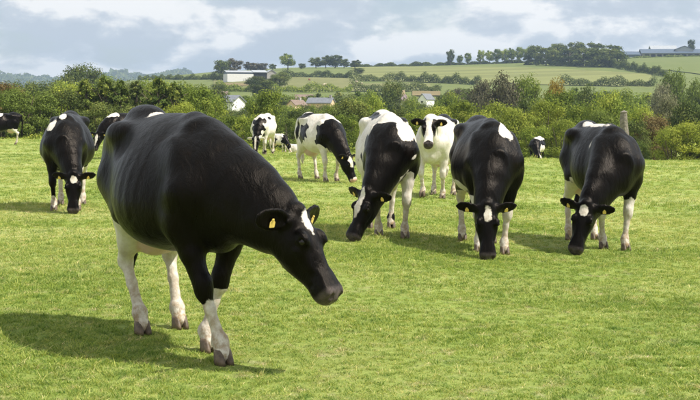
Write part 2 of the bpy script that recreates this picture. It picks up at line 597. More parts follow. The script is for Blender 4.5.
def conifer_mesh(seed, n_br, per, leaf):
    r = np.random.default_rng(seed)
    C, Nn, T = [], [], []
    for k in range(n_br):
        z = (k + r.uniform(0, 1)) / n_br
        z = 0.02 + 0.95 * z
        a = r.uniform(0, 2 * math.pi)
        L = 0.5 * (1 - z) ** 0.72 * r.uniform(0.75, 1.1) + 0.03
        t = r.uniform(0.15, 1, per) ** 0.6
        dr = np.array([math.cos(a), math.sin(a), 0])
        sd_ = np.array([-math.sin(a), math.cos(a), 0])
        c = dr * (t * L)[:, None] + sd_ * (r.normal(0, 0.085, per) * L * 1.1)[:, None]
        c[:, 2] = z + 0.06 * L * 2 * t - 0.14 * L * 2 * t ** 2 + r.normal(0, 0.014, per)
        nn = dr * 0.5 + r.normal(size=(per, 3)) * 0.5 + np.array([0, 0, 0.7])
        C.append(c)
        Nn.append(nn / np.linalg.norm(nn, axis=1)[:, None])
        T.append(np.clip(0.45 + r.uniform(-.2, .2) + r.normal(0, 0.15, per), 0, 1))
    C, Nn, T = np.concatenate(C), np.concatenate(Nn), np.concatenate(T)
    v, q = cards(C, Nn, leaf, r, 2.0)
    return v, q, np.repeat(T, 4)


def tube(pts, rad, sides=7):
    pts = np.array(pts, float)
    rings = []
    for i, p in enumerate(pts):
        dv = pts[min(i + 1, len(pts) - 1)] - pts[max(i - 1, 0)]
        dv /= np.linalg.norm(dv) + 1e-9
        a = np.cross(dv, [0.31, 0.95, 0.1])
        a /= np.linalg.norm(a)
        b = np.cross(dv, a)
        th = np.arange(sides) * 2 * math.pi / sides
        rings.append(p + rad[i] * (np.cos(th)[:, None] * a + np.sin(th)[:, None] * b))
    v = np.concatenate(rings)
    q = []
    for i in range(len(pts) - 1):
        for k in range(sides):
            q.append((i * sides + k, i * sides + (k + 1) % sides, (i + 1) * sides + (k + 1) % sides, (i + 1) * sides + k))
    return v, np.array(q)


def trunk_mesh(seed, multi=False, upto=0.8, thick=0.032):
    r = np.random.default_rng(seed)
    V, Q, off = [], [], 0

    def put(pts, rad, sides=7):
        nonlocal off
        v, q = tube(pts, rad, sides)
        V.append(v)
        Q.append(q + off)
        off += len(v)
    if multi:
        for k in range(5):
            a = k * 1.26 + r.uniform(-.3, .3)
            e = np.array([math.cos(a) * .26, math.sin(a) * .26, r.uniform(.5, .8)])
            put([(math.cos(a) * .03, math.sin(a) * .03, -0.03), e * .5 + r.normal(0, .02, 3), e], [.018, .013, .005], 5)
    else:
        put([(0, 0, -.03), (0.005, 0, .05), (.01, .01, .25), (-.005, .015, .5), (0.01, 0, upto)], [thick * 1.35, thick, thick * .8, thick * .5, thick * .12])
        for k in range(9):
            z = r.uniform(.2, .62) * upto / .8
            a = k * 2.4 + r.uniform(-.4, .4)
            L = r.uniform(.2, .36)
            s = np.array([0, 0, z])
            e = s + np.array([math.cos(a) * L, math.sin(a) * L, L * r.uniform(.5, 1.0)])
            put([s, (s + e) / 2 + np.array([0, 0, .03]), e], [thick * .42, thick * .28, thick * .08], 5)
    me = mesh_np("trunk", np.concatenate(V), np.concatenate(Q), mat=M_BARK)
    return me


CROWN_SRC = {}
for i in range(4):
    CROWN_SRC["round", i] = crown_mesh(100 + i, 40, 7600, 0.026, 0.10, "round")
for i in range(4):
    CROWN_SRC["bush", i] = crown_mesh(200 + i, 48, 8400, 0.024, 0.0, "bush")
for i in range(3):
    CROWN_SRC["conifer", i] = conifer_mesh(300 + i, 95, 62, 0.030)
for i in range(3):
    CROWN_SRC["far", i] = crown_mesh(400 + i, 26, 2000, 0.055, 0.14, "round")
    CROWN_SRC["wood", i] = crown_mesh(450 + i, 34, 2600, 0.055, 0.0, "bush")
TRUNKS = {"round": [trunk_mesh(1), trunk_mesh(2)], "bush": [trunk_mesh(3, True), trunk_mesh(4, True)], "conifer": [trunk_mesh(5, upto=.95)], "far": [trunk_mesh(6), trunk_mesh(7)]}
TRUNKS["wood"] = TRUNKS["far"]
CROWN_ME = {}


def crown_for(kind, var, mat):
    key = (kind, var, mat)
    if key not in CROWN_ME:
        v, q, t = CROWN_SRC[kind, var]
        me = mesh_np("crown", v, q, mat=LEAF[mat], smooth=False)
        attr(me, "tint", t)
        CROWN_ME[key] = me
    return CROWN_ME[key]


n_tree = [0]


def tree(px, d, top, width, kind, mat, label, group=None, name=None, sink=0.0, lean=0.0):
    """A tree or bush in bearing px, d metres off, its top at row top, its crown width metres across."""
    n_tree[0] += 1
    x, y, zt = pdir(px, d, top)
    z0 = gz(x, y) - sink
    h = max(zt - z0, 0.6)
    nm = name or {"round": "broadleaf_tree", "bush": "bush", "conifer": "conifer_tree", "far": "hill_tree", "wood": "hill_tree"}[kind]
    r = random.Random(n_tree[0] * 13 + 5)
    root = link(nm, None, loc=(x, y, z0), rot=(0, lean, r.uniform(0, 6.28)), scale=(width, width, h))
    tag(root, label, "bush" if kind == "bush" else "tree", group)
    tm = TRUNKS[kind]
    link("trunk" if kind != "bush" else "stems", tm[n_tree[0] % len(tm)], root, scale=(1, 1, 1))
    nv = {"round": 4, "bush": 4, "conifer": 3, "far": 3, "wood": 3}[kind]
    link("crown", crown_for(kind, n_tree[0] % nv, mat), root)
    return root


# along the far edge of the pasture, left to right
G_L = "olive green bushes in the hedge at the left"
for px, d, tp, w in ((-22, 74, 82, 3.2), (2, 74, 88, 3.0), (22, 75, 84, 3.0), (40, 76, 89, 3.0)):
    tree(px, d, tp, w, "bush", "olive", "olive green hedge bush at the far left beyond the half cropped cow", G_L)
tree(8, 82, 80, 3.8, "bush", "brown", "russet hedge bush with tawny tips rising behind the left edge cow")
tree(60, 78, 85, 3.4, "bush", "dark", "dark green bush in the hedge right behind the black cow at the left")
tree(72, 92, 79, 4.6, "round", "green", "rounded green tree above the hedge, over the left grazing cow")
G_C = "row of dark conifers along the hedge"
for px, tp, w in ((88, 78, 3.6), (106, 76, 3.5), (121, 80, 3.1), (160, 77, 3.8), (176, 82, 3.3)):
    tree(px, 80, tp, w, "conifer", "conifer", "dark conifer with drooping sprays in the row behind the big black cow", G_C)
tree(137, 86, 81, 3.8, "conifer", "dark", "darkest conifer in the row, behind the back of the big black cow")
tree(98, 77, 100, 3.0, "bush", "dark", "low dark bush at the foot of the conifers, behind the half hidden cow")
tree(150, 130, 74.5, 4.2, "round", "green", "broad green tree whose dome shows above the conifers")
tree(130, 78, 104, 3.0, "bush", "dark", "low dark green bush under the conifers, just over the big cow's white back patch")
G_M = "bright green hedge bushes behind the big cow's shoulder"
for px, d, tp, w in ((195, 82, 84, 3.8), (209, 88, 91, 3.4), (228, 80, 113, 2.8)):
    tree(px, d, tp, w, "bush", "green", "bright green bush in the hedge above the big black cow's shoulder", G_M)
tree(180, 76, 100, 2.6, "bush", "yellow", "yellowish bush just above the highest point of the big cow's back")
tree(266, 84, 87, 3.1, "round", "green", "round bright green tree in the hedge right behind the far white and black cow")
tree(249, 78, 112, 2.6, "bush", "green", "green undergrowth bush left of the far face on cow", "undergrowth bushes behind the distant cows")
tree(288, 76, 116, 2.6, "bush", "olive", "pale olive bush behind the tiny young cow")
tree(310, 80, 109, 2.8, "bush", "dark", "dark green bush in the hedge behind the side on cow's rump")
tree(300, 96, 107, 3.0, "bush", "dark", "dark bush under the small gabled cottage")
tree(334, 88, 105, 3.2, "round", "green", "leafy green tree behind the side on cow's shoulders")
tree(352, 86, 95, 3.6, "round", "dark", "dark green rounded tree between the side on cow and its neighbour")
tree(372, 92, 94, 3.6, "round", "green", "green tree above the white back of the cow with the swung head")
tree(346, 77, 112, 2.5, "bush", "green", "low green bush right of the side on cow's neck")
tree(398, 84, 105, 3.4, "bush", "dark", "dark green hedge bush above the left shoulder of the white cow")
tree(417, 82, 106, 3.0, "bush", "green", "green hedge bush directly above the white cow's raised head")
tree(436, 78, 104, 2.9, "bush", "yellow", "yellow green bush behind the white cow's back")
tree(459, 82, 97, 3.5, "bush", "yellow", "wide yellow green bush between the white cow and the big face on cow")
tree(478, 76, 108, 2.8, "bush", "yellow", "yellow green bush just above the shoulders of the face on black cow")
tree(500, 80, 98, 3.4, "bush", "yellow", "yellow bush below the copper tree, over the face on black cow")
G_R = "bushes between the two black cows at the right"
for px, d, tp, w, mt in ((520, 77, 106, 3.0, "yellow"), (545, 79, 96, 3.4, "yellow"), (536, 75, 122, 2.6, "green"), (560, 75, 116, 2.6, "yellow")):
    tree(px, d, tp, w, "bush", mt, "yellow green bush in the hedge between the two right hand black cows", G_R)
tree(524, 92, 97, 3.4, "round", "dark", "dark green tree in the hedge between copper and orange trees")
tree(562, 96, 87, 4.4, "round", "green", "green tree under the orange tree, above the tiny far cow")
tree(584, 82, 99, 3.4, "bush", "green", "green bush over the back of the right hand grazing cow")
tree(610, 98, 86, 4.4, "round", "green", "big green tree standing over the old post")
tree(604, 78, 108, 3.0, "bush", "olive", "olive green bush directly behind the right hand cow's shoulders")
tree(634, 76, 118, 2.4, "bush", "dark", "dark bush right beside the old post")
tree(652, 78, 111, 2.9, "bush", "brown", "russet brown bush right of the old post")
tree(640, 88, 101, 3.4, "round", "green", "green tree behind the russet bush")
tree(690, 92, 97, 4.2, "round", "dark", "dark green rounded tree at the right edge")
tree(666, 104, 92, 3.2, "round", "grey", "pale greyish thinly leaved tree at the right")
for px, tp, w in ((672, 124, 2.5), (692, 119, 3.0), (716, 116, 3.0)):
    tree(px, 72.5, tp, w, "bush", "yellow", "yellow green bush standing on the pasture edge at the far right", "bushes on the pasture edge at the far right")
tree(640, 74, 140, 1.7, "bush", "olive", "low olive shrub at the pasture edge right of the last black cow")

# further back, down in the valley
tree(88, 270, 62, 10.5, "round", "dark", "tall dome shaped dark tree standing out above the left horizon", sink=1)
tree(72, 240, 72, 9.0, "round", "dark", "dark spreading tree left of the tall dome shaped tree", sink=1)
tree(106, 240, 73, 9.0, "round", "green", "green tree right of the tall dome shaped tree", sink=1)
tree(46, 170, 79, 7.5, "round", "dark", "dark tree in the valley over the left hedge", sink=1)
tree(18, 190, 78, 6.0, "round", "dark", "dark tree with bare tips in the valley at the left edge", sink=1)
tree(2, 150, 82, 6.0, "round", "green", "green valley tree at the left edge above the hedge", sink=1)
tree(57, 130, 87, 5.5, "round", "green", "rounded green tree in the valley below the tan stubble", sink=1)
tree(200, 150, 82, 6.0, "round", "green", "green valley tree left of the grey barn roof", sink=1)
tree(221, 330, 83, 6, "round", "dark", "dark little tree beside the tan strip under the farm shed")
tree(258, 390, 75, 8.5, "round", "dark", "dark tree in front of the farm shed's open bay")
tree(280, 400, 71, 9.0, "round", "dark", "broad dark tree at the right end of the farm shed")
tree(264, 330, 80, 8.0, "round", "dark", "dark tree below the farm shed")
tree(390, 205, 77, 5.2, "round", "dark", "dark round tree on the slope beside the white gabled house", sink=1)
tree(409, 190, 94, 3.0, "round", "green", "smaller green tree between the dark round tree and the white gable", sink=1)
tree(368, 180, 88, 6.0, "round", "green", "green valley tree left of the dark round tree", sink=1)
tree(447, 170, 90, 5.4, "round", "green", "green tree right of the white gabled house", sink=1)
tree(352, 200, 96, 5.0, "bush", "green", "green thicket on the valley side right of the grey village roof", sink=1)
tree(455, 250, 86, 6.0, "round", "purple", "small copper tree left of the big copper tree", sink=1)
tree(500, 150, 69, 5.6, "round", "purple", "big copper leaved tree against the striped hay field", sink=1)
tree(482, 165, 77, 4.8, "round", "purple", "left hand shoulder tree of the big copper tree", sink=1)
tree(529, 165, 71, 4.8, "round", "green", "green domed tree between the copper and the orange tree", sink=1)
tree(554, 160, 73, 4.0, "round", "orange", "tree turning orange yellow against the hay field", sink=1)
tree(590, 150, 82, 5.5, "round", "dark", "dark green tree right of the orange tree", sink=1)
tree(625, 170, 86, 5.5, "round", "green", "green valley tree below the hedge running down the hill", sink=1)
tree(675, 190, 66, 5.4, "round", "olive", "tall olive tree at the right with its top over the meadow", sink=1)
tree(660, 185, 78, 4.6, "round", "grey", "greyish tree with bare twigs left of the tall olive tree", sink=1)
tree(697, 180, 76, 6.0, "round", "olive", "olive tree at the right edge below the farm", sink=1)
tree(720, 170, 80, 6.0, "round", "dark", "dark tree cut by the right edge below the farm", sink=1)

V1 = "trees filling the valley round the village roofs"
for px, d, tp, w, mt in ((203, 250, 89, 6, "green"), (211, 262, 90, 5, "dark"), (245, 262, 95, 5, "green"), (256, 250, 93, 6, "green"), (276, 255, 92, 6.5, "dark"), (286, 262, 94, 5.5, "green"),
                         (306, 262, 96.5, 5, "green"), (313, 268, 93, 6, "dark"), (333, 262, 95, 5, "green"), (343, 255, 92, 7, "dark"), (360, 262, 91, 6.5, "green"), (376, 250, 90, 6.5, "dark"),
                         (409, 262, 95, 5, "green"), (443, 250, 92, 6, "dark"), (462, 255, 88, 7, "green"), (474, 240, 88, 7, "dark"), (574, 240, 87, 7, "green"), (606, 240, 90, 7, "dark"), (640, 235, 92, 7, "green")):
    tree(px, d, tp, w, "far", mt, "tree in the valley among the village roofs", V1, sink=1)
V3 = "trees in front of the village houses"
for px, d, tp, w, mt in ((214, 205, 105, 5, "green"), (225, 200, 107, 5, "dark"), (236, 208, 108, 5, "green"), (246, 204, 106, 5, "dark"), (287, 205, 104, 5, "green"), (296, 200, 104, 5, "green"), (305, 204, 102, 5, "dark"),
                         (315, 200, 103, 5, "green"), (325, 206, 103, 5, "dark"), (336, 200, 102, 5, "green"), (390, 210, 101, 5, "green"), (400, 205, 101, 5, "dark"), (416, 205, 101, 4.5, "green"), (427, 200, 100.5, 4.5, "dark"), (437, 205, 100, 5, "green")):
    tree(px, d, tp, w, "round", mt, "tree in front of the village houses", V3, sink=1)
V2 = "valley trees rising behind the conifers and the left hedge"
for px, d, tp, w, mt in ((30, 190, 80, 8, "dark"), (66, 180, 79, 8, "green"), (118, 170, 77, 7, "dark"), (134, 180, 76, 7, "dark"), (166, 165, 77, 7, "green"), (184, 150, 79, 7, "green"), (206, 170, 83, 7, "dark")):
    tree(px, d, tp, w, "round", mt, "tree in the valley behind the left hedge", V2, sink=1)

# on the skyline of the hill
S = "skyline trees left of the farm shed"
tree(222, 560, 60, 9, "far", "dark", "dark tree at the left end of the farm shed roof")
tree(234, 590, 58.5, 10, "far", "purple", "copper tree behind the farm shed's left end")
tree(252, 600, 62, 9, "far", "purple", "copper tree above the farm shed's middle")
tree(262, 600, 63, 8, "far", "purple", "copper tree above the farm shed's right end")
tree(273, 640, 64, 5, "far", "dark", "little dark tree just right of the farm shed")
tree(288, 640, 53.5, 9.5, "far", "green", "tallest lone tree on the skyline right of the farm shed")
tree(302, 645, 63.5, 4.5, "far", "dark", "little round tree between the lone tree and the skyline clump")
for px, tp, w in ((316, 57.5, 9), (326, 56, 9), (335, 55, 10), (344, 59, 8)):
    tree(px, 660, tp, w, "far", "dark", "tree of the skyline clump above the green meadow", "skyline clump of four trees")
tree(355, 640, 60, 7, "far", "dark", "tree at the left end of the skyline hedge")
tree(359, 560, 68, 7, "far", "dark", "tree at the top corner of the hay field")
tree(450, 690, 49.5, 5.5, "far", "dark", "round dark tree alone at the left end of the skyline row")
S2 = "row of slim skyline trees above the hay field"
for px, tp, w in ((459, 55, 4.5), (467, 53, 4.5), (480, 50, 6), (489, 50.5, 6), (496, 49, 6), (504, 49, 6.5), (511, 48, 6), (518, 47, 6), (527, 47, 7)):
    tree(px, 700, tp, w, "far", "green", "slim skyline tree of the row above the hay field", S2)
S3 = "dark wood on the brow of the hill"
for px, d, tp, w in ((535, 640, 45, 11), (545, 620, 46, 11), (556, 660, 43.5, 13), (556, 610, 50, 12), (568, 600, 48, 13), (575, 660, 42, 13), (582, 590, 48, 13), (594, 660, 41.5, 12), (597, 580, 48, 14), (608, 575, 48, 13), (612, 650, 44, 11), (616, 570, 52, 10), (530, 640, 50, 8)):
    tree(px, d, tp, w, "wood", "dark", "tree of the dark wood on the brow of the hill", S3)
tree(689, 735, 39.5, 5, "far", "dark", "small tree above the farm roofs on the hill", None)
tree(706, 735, 41, 7, "far", "dark", "tree right of the farm roofs, cut by the edge", None)

ORD = ["first", "second", "third", "fourth", "fifth", "sixth", "seventh", "eighth", "ninth", "tenth", "eleventh", "twelfth", "thirteenth", "fourteenth", "fifteenth", "sixteenth", "seventeenth", "eighteenth", "nineteenth", "twentieth"]


def number_row(group, phrase):
    """Look-alikes that stand in a row get told apart by their place in it."""
    row = sorted((o for o in COL.objects if o.get("group") == group), key=lambda o: o.location.x / o.location.y)
    for k, o in enumerate(row):
        o["label"] = phrase % ORD[k]


number_row(G_L, "%s olive green hedge bush counted from the left edge of the photo")
number_row(G_C, "%s dark conifer from the left in the row behind the big black cow")
number_row(G_M, "%s bright green hedge bush from the left above the big cow's back")
number_row(G_R, "%s bush from the left between the two right hand black cows")
number_row("bushes on the pasture edge at the far right", "%s bush from the left on the pasture edge at the far right")
number_row("skyline clump of four trees", "%s tree from the left in the skyline clump of four")
number_row(V1, "%s tree from the left among the village roofs in the valley")
number_row(V3, "%s tree from the left in the line hiding the village house walls")
number_row(V2, "%s tree from the left in the valley behind conifers and left hedge")
number_row(S2, "%s slim tree from the left in the skyline row above the hay field")
number_row(S3, "%s tree from the left in the dark wood on the hill's brow")

# ------------------------------------------------------------------ hedges on the hill
def hedge(pts, w, h, mat, label, n=None, size=0.34):
    r = np.random.default_rng(len(label) * 7 + int(pts[0][0]))
    P2 = np.array([pdir(px, d) for px, d in pts])
    L = np.linalg.norm(np.diff(P2, axis=0), axis=1)
    cum = np.concatenate([[0], np.cumsum(L)])
    n = n or int(cum[-1] * 110)
    s = r.uniform(0, cum[-1], n)
    X, Y = np.interp(s, cum, P2[:, 0]), np.interp(s, cum, P2[:, 1])
    hh = h * (0.8 + 0.25 * np.sin(s * 0.35 + 1) + 0.18 * np.sin(s * 0.93))
    a = r.uniform(0, math.pi, n)
    rad = r.uniform(0.6, 1, n)
    X, Y = X + r.normal(0, .3, n), Y + np.cos(a) * w / 2 * rad
    Z = ground(X, Y) + 0.1 + np.sin(a) ** .6 * hh * rad
    nn = np.stack([r.normal(0, .5, n), np.cos(a) + r.normal(0, .3, n), np.sin(a) + .3], 1)
    nn /= np.linalg.norm(nn, axis=1)[:, None]
    x0, y0 = P2.mean(0)
    z0 = gz(x0, y0)
    v, q = cards(np.stack([X - x0, Y - y0, Z - z0], 1), nn, size, r, 1.4)
    me = mesh_np("hedge", v, q, mat=LEAF[mat], smooth=False)
    attr(me, "tint", np.repeat(np.clip(.45 + r.normal(0, .2, n), 0, 1), 4))
    tag(link("hedge", me, loc=(x0, y0, z0)), label, "hedge")


hedge([(352, 715), (400, 716), (446, 712)], 3, 2.6, "dark", "thin dark skyline hedge above the left half of the hay field", size=.8)
hedge([(446, 712), (490, 716), (540, 700)], 3, 2.2, "dark", "dark hedge along the feet of the slim skyline trees", size=.8)
hedge([(350, D(350, 82)), (395, D(395, 81.5)), (440, D(440, 83.5)), (480, D(480, 85.5))], 4, 3.6, "dark", "dark hedge along the lower edge of the hay field")
hedge([(560, D(560, 86)), (600, D(600, 86.5)), (655, D(655, 87.5))], 4, 3.4, "dark", "hedge at the lower right corner of the hay field")
hedge([(612, D(612, 68)), (630, D(630, 71)), (645, D(645, 74)), (665, D(665, 77))], 4, 3.6, "dark", "hedge running down the hill from the dark wood")
hedge([(283, D(283, 78)), (318, D(318, 77.5)), (352, D(352, 79))], 4, 3.0, "dark", "hedge under the skyline meadow right of the farm shed")
hedge([(212, D(212, 81)), (240, D(240, 81)), (270, D(270, 80.5))], 3, 3.4, "dark", "dark hedge along the foot of the farm shed's white wall")
hedge([(350, D(350, 92)), (400, D(400, 92)), (440, D(440, 91.5))], 4, 3.0, "dark", "lower hedge between the pale meadow and the tan stubble")
hedge([(216, D(216, 92)), (262, D(262, 92)), (310, D(310, 93)), (352, D(352, 92.5))], 4, 3.0, "green", "hedge along the lower edge of the pale valley meadow")
hedge([(140, D(140, 80.5)), (180, D(180, 80)), (224, D(224, 80))], 4, 2.2, "dark", "hedge under the green strip on the left of the hill")
hedge([(612, 700), (660, 712), (760, 712)], 3, 1.6, "olive", "low hedge in front of the farm on the hill", size=.7)
hedge([(-20, 520), (30, 530), (100, 560)], 6, 4.5, "dark", "hedge with trees above the tan stubble at the left", size=.8)

# far woodland on the blue ridge
def far_wood():
    r = np.random.default_rng(5)
    n = 15000
    px = np.concatenate([r.uniform(85, 240, int(n * .62)), r.uniform(-30, 95, n - int(n * .62))])
    y = np.where(px > 92, r.uniform(2620, 3040, n), r.uniform(2300, 3020, n))
    X = (px - 350) / 1270 * y
    hgt = 14 * (0.55 + 0.5 * np.sin(X * 0.013) * np.sin(X * .047 + 1) + .35 * np.sin(X * .11))
    hgt = np.clip(hgt, 3, 22) + np.where((px > 112) & (px < 128), 9, 0)
    cl = (np.sin(X * .02 + y * .006) + np.sin(y * .017 - X * .008)) > (-1.3)
    sel = cl & ((px > 92) | (np.sin(X * .013 + 2) * np.sin(y * .011) > -0.15))
    X, y, hgt = X[sel], y[sel], hgt[sel]
    Z = ground(X, y) + r.uniform(0.1, 1, len(X)) * hgt
    nn = np.stack([r.normal(0, .5, len(X)), r.normal(-.5, .5, len(X)), np.full(len(X), .6)], 1)
    nn /= np.linalg.norm(nn, axis=1)[:, None]
    v, q = cards(np.stack([X, y, Z], 1), nn, 8.5, r, 1.3)
    me = mesh_np("distant_woodland", v, q, mat=LEAF["dark"], smooth=False)
    attr(me, "tint", np.repeat(np.clip(.45 + r.normal(0, .2, len(X)), 0, 1), 4))
    tag(link("distant_woodland", me), kind="stuff")


far_wood()

# undergrowth at the foot of the hedge
def undergrowth():
    r = np.random.default_rng(9)
    n = 15000
    px = r.uniform(-40, 740, n)
    d = r.uniform(71.5, 80, n) + np.interp(px, [0, 250, 500, 700], [1.5, 0.5, 1.0, 1.5])
    X = (px - 350) / 1270 * d
    clump = .35 + .65 * np.clip(.5 + .5 * np.sin(X * 1.1 + 1) * np.sin(X * .43 + d * .6) + .3 * np.sin(X * 2.7), 0, 1)
    Z = ground(X, d) + r.uniform(0.02, 1.0, n) ** .8 * clump * np.clip((d - 72.5) / 4, .12, 1) * 0.9
    nn = np.stack([r.normal(0, .5, n), r.normal(-.4, .5, n), np.full(n, .6)], 1)
    nn /= np.linalg.norm(nn, axis=1)[:, None]
    v, q = cards(np.stack([X, d, Z], 1), nn, 0.13, r, 1.6)
    me = mesh_np("undergrowth", v, q, mat=LEAF["green"], smooth=False)
    attr(me, "tint", np.repeat(np.clip(.5 + .2 * np.sin(X * .9) + r.normal(0, .2, n), 0, 1), 4))
    tag(link("undergrowth", me), kind="stuff")


undergrowth()

# ------------------------------------------------------------------ buildings
M_WHITEWALL = simple_mat("white_render", (0.74, 0.73, 0.70), 0.8, 0.08, 1.5)
M_SLATE = simple_mat("slate_roof", (0.17, 0.18, 0.20), 0.6, 0.2, 2.0)
M_STEEL = simple_mat("pale_steel_roof", (0.36, 0.38, 0.40), 0.5, 0.1, 0.8)
M_DARKSTEEL = simple_mat("blue_grey_cladding", (0.085, 0.115, 0.16), 0.5, 0.15, 0.8)
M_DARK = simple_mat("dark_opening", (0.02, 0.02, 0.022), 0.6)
M_PEACH = simple_mat("peach_render", (0.66, 0.48, 0.33), 0.8, 0.08, 1.5)
M_TILE = simple_mat("clay_tile_roof", (0.20, 0.145, 0.115), 0.75, 0.25, 2.0)
M_STONE = simple_mat("grey_block_wall", (0.36, 0.34, 0.31), 0.85, 0.2, 1.5)
M_GLASS = simple_mat("window_glass", (0.03, 0.035, 0.045), 0.1, 0, 1, 0.6)


def prism(name, parent, x0, x1, y0, y1, z0, ze, zr, mat, along="x"):
    """Walls with gables in one mesh: eaves at ze, ridge at zr."""
    if along == "x":
        ym = (y0 + y1) / 2
        v = [(x0, y0, z0), (x1, y0, z0), (x1, y1, z0), (x0, y1, z0), (x0, y0, ze), (x1, y0, ze), (x1, y1, ze), (x0, y1, ze), (x0, ym, zr), (x1, ym, zr)]
        f = [(0, 1, 5, 4), (2, 3, 7, 6), (1, 2, 6, 9, 5), (3, 0, 4, 8, 7), (3, 2, 1, 0), (4, 5, 9, 8), (6, 7, 8, 9)]
    else:
        xm = (x0 + x1) / 2
        v = [(x0, y0, z0), (x1, y0, z0), (x1, y1, z0), (x0, y1, z0), (x0, y0, ze), (x1, y0, ze), (x1, y1, ze), (x0, y1, ze), (xm, y0, zr), (xm, y1, zr)]
        f = [(1, 2, 6, 5), (3, 0, 4, 7), (0, 1, 5, 8, 4), (2, 3, 7, 9, 6), (3, 2, 1, 0), (5, 6, 9, 8), (7, 4, 8, 9)]
    me = bpy.data.meshes.new(name)
    me.from_pydata(v, [], f)
    me.materials.append(mat)
    return link(name, me, parent)


def box(name, parent, x0, x1, y0, y1, z0, z1, mat):
    v = [(x, y, z) for z in (z0, z1) for y in (y0, y1) for x in (x0, x1)]
    f = [(0, 2, 3, 1), (4, 5, 7, 6), (0, 1, 5, 4), (2, 6, 7, 3), (0, 4, 6, 2), (1, 3, 7, 5)]
    me = bpy.data.meshes.new(name)
    me.from_pydata(v, [], f)
    me.materials.append(mat)
    return link(name, me, parent)


def roof(parent, x0, x1, y0, y1, ze, zr, mat, along="x", over=0.35, th=0.18):
    """Two sloping slabs with an overhang, one mesh."""
    bm = bmesh.new()
    if along == "x":
        m = (y0 + y1) / 2
        sl = (zr - ze) / (m - y0)
        for sy, ey in ((m, y0 - over), (m, y1 + over)):
            zz = zr - sl * abs(ey - sy)
            c = [(x0 - over, sy, zr), (x1 + over, sy, zr), (x1 + over, ey, zz), (x0 - over, ey, zz)]
            lo_ = [bm.verts.new((a, b, e + .02)) for a, b, e in c]
            hi_ = [bm.verts.new((a, b, e + .02 + th)) for a, b, e in c]
            bm.faces.new(hi_)
            bm.faces.new(lo_[::-1])
            for i in range(4):
                j = (i + 1) % 4
                bm.faces.new((lo_[i], lo_[j], hi_[j], hi_[i]))
    else:
        m = (x0 + x1) / 2
        sl = (zr - ze) / (m - x0)
        for sx, ex_ in ((m, x0 - over), (m, x1 + over)):
            zz = zr - sl * abs(ex_ - sx)
            c = [(sx, y0 - over, zr), (sx, y1 + over, zr), (ex_, y1 + over, zz), (ex_, y0 - over, zz)]
            lo_ = [bm.verts.new((a, b, e + .02)) for a, b, e in c]
            hi_ = [bm.verts.new((a, b, e + .02 + th)) for a, b, e in c]
            bm.faces.new(hi_)
            bm.faces.new(lo_[::-1])
            for i in range(4):
                j = (i + 1) % 4
                bm.faces.new((lo_[i], lo_[j], hi_[j], hi_[i]))
    bmesh.ops.recalc_face_normals(bm, faces=bm.faces)
    me = bpy.data.meshes.new("roof")
    bm.to_mesh(me)
    bm.free()
    me.materials.append(mat)
    return link("roof", me, parent)


def building(name, px, d, base_row, label, cat, rz=0.0, size=1.0):
    x, y = pdir(px, d)
    e = link(name, None, loc=(x, y, gz(x, y) + 1.5 if base_row is None else pdir(px, d, base_row)[2]), rot=(0, 0, rz), scale=(size,) * 3)
    return tag(e, label, cat)


def windows(parent, y, specs):
    for x0, x1, z0, z1 in specs:
        f = box("window", parent, x0, x1, y - .06, y + .05, z0, z1, M_WHITEWALL)
        box("pane", f, x0 + .1, x1 - .1, y - .09, y - .061, z0 + .1, z1 - .1, M_GLASS)


# long farm shed on the hill
b = building("farm_shed", 249, 500, 77.5, "long white farm shed with pale blue roof on the hill at the left", "farm building", R(20), .76)
b.scale = (0.92, .8, .64)
box("wall", b, -10.2, 1.2, -4, 4, -3, 1.9, M_WHITEWALL)
prism("clerestory", b, -10.2, 1.0, -3.6, 3.6, 1.9, 2.9, 3.8, M_DARKSTEEL)
roof(b, -10.2, 1.0, -3.6, 3.6, 2.9, 3.85, M_STEEL, over=.5)
prism("open_bay", b, 1.5, 7.0, -3.5, 4, -3, 3.0, 4.2, M_DARK)
roof(b, 1.5, 7.0, -3.7, 4.2, 3.0, 4.3, M_STEEL, over=.4)
prism("lean_to", b, 7.4, 11.5, -3, 3, -1, 2.8, 4.6, M_STONE, "y")
roof(b, 7.4, 11.5, -3, 3, 2.8, 4.6, M_STEEL, "y", .3)

# village roofs in the valley
b = building("village_barn", 228, 228, 111, "grey roofed village barn with a white gable, above the big cow's shoulder", "barn", R(-22))
prism("wall", b, -4.5, 2.2, -2.6, 2.6, -6, 1.5, 2.6, M_WHITEWALL)
roof(b, -4.5, 2.2, -2.6, 2.6, 1.5, 2.65, M_SLATE, over=.25)
windows(b, -2.6, [(-3.5, -2.7, .2, 1.1), (-.5, .3, .2, 1.1)])
b = building("cottage", 297, 226, 109, "small peach coloured cottage gable among the valley trees", "house", R(-35), .7)
prism("wall", b, -1.3, 1.3, -2.5, 2.5, -6, 1.0, 2.1, M_PEACH, "y")
roof(b, -1.3, 1.3, -2.5, 2.5, 1.0, 2.15, M_TILE, "y", .18)
windows(b, -2.5, [(-.4, .4, .1, .9)])
box("chimney", b, -.25, .25, 1.0, 1.6, 1.8, 2.9, M_STONE)
b = building("long_house", 321, 232, 108, "long slate roofed house with a peach gable end in the valley", "house", R(-14), .85)
prism("wall", b, -2.6, 2.6, -2, 2, -6, 1.0, 2.0, M_PEACH)
roof(b, -2.6, 2.6, -2, 2, 1.0, 2.05, M_SLATE, over=.2)
box("chimney", b, 1.9, 2.4, -.3, .3, 1.7, 2.8, M_STONE)
b = building("tiled_house", 217, 300, 103, "house with a long brown tiled roof behind the grey village barn", "house", R(4))
prism("wall", b, -2.5, 2.5, -2, 2, -6, 1.4, 2.5, M_PEACH)
roof(b, -2.5, 2.5, -2, 2, 1.4, 2.6, M_TILE, over=.2)
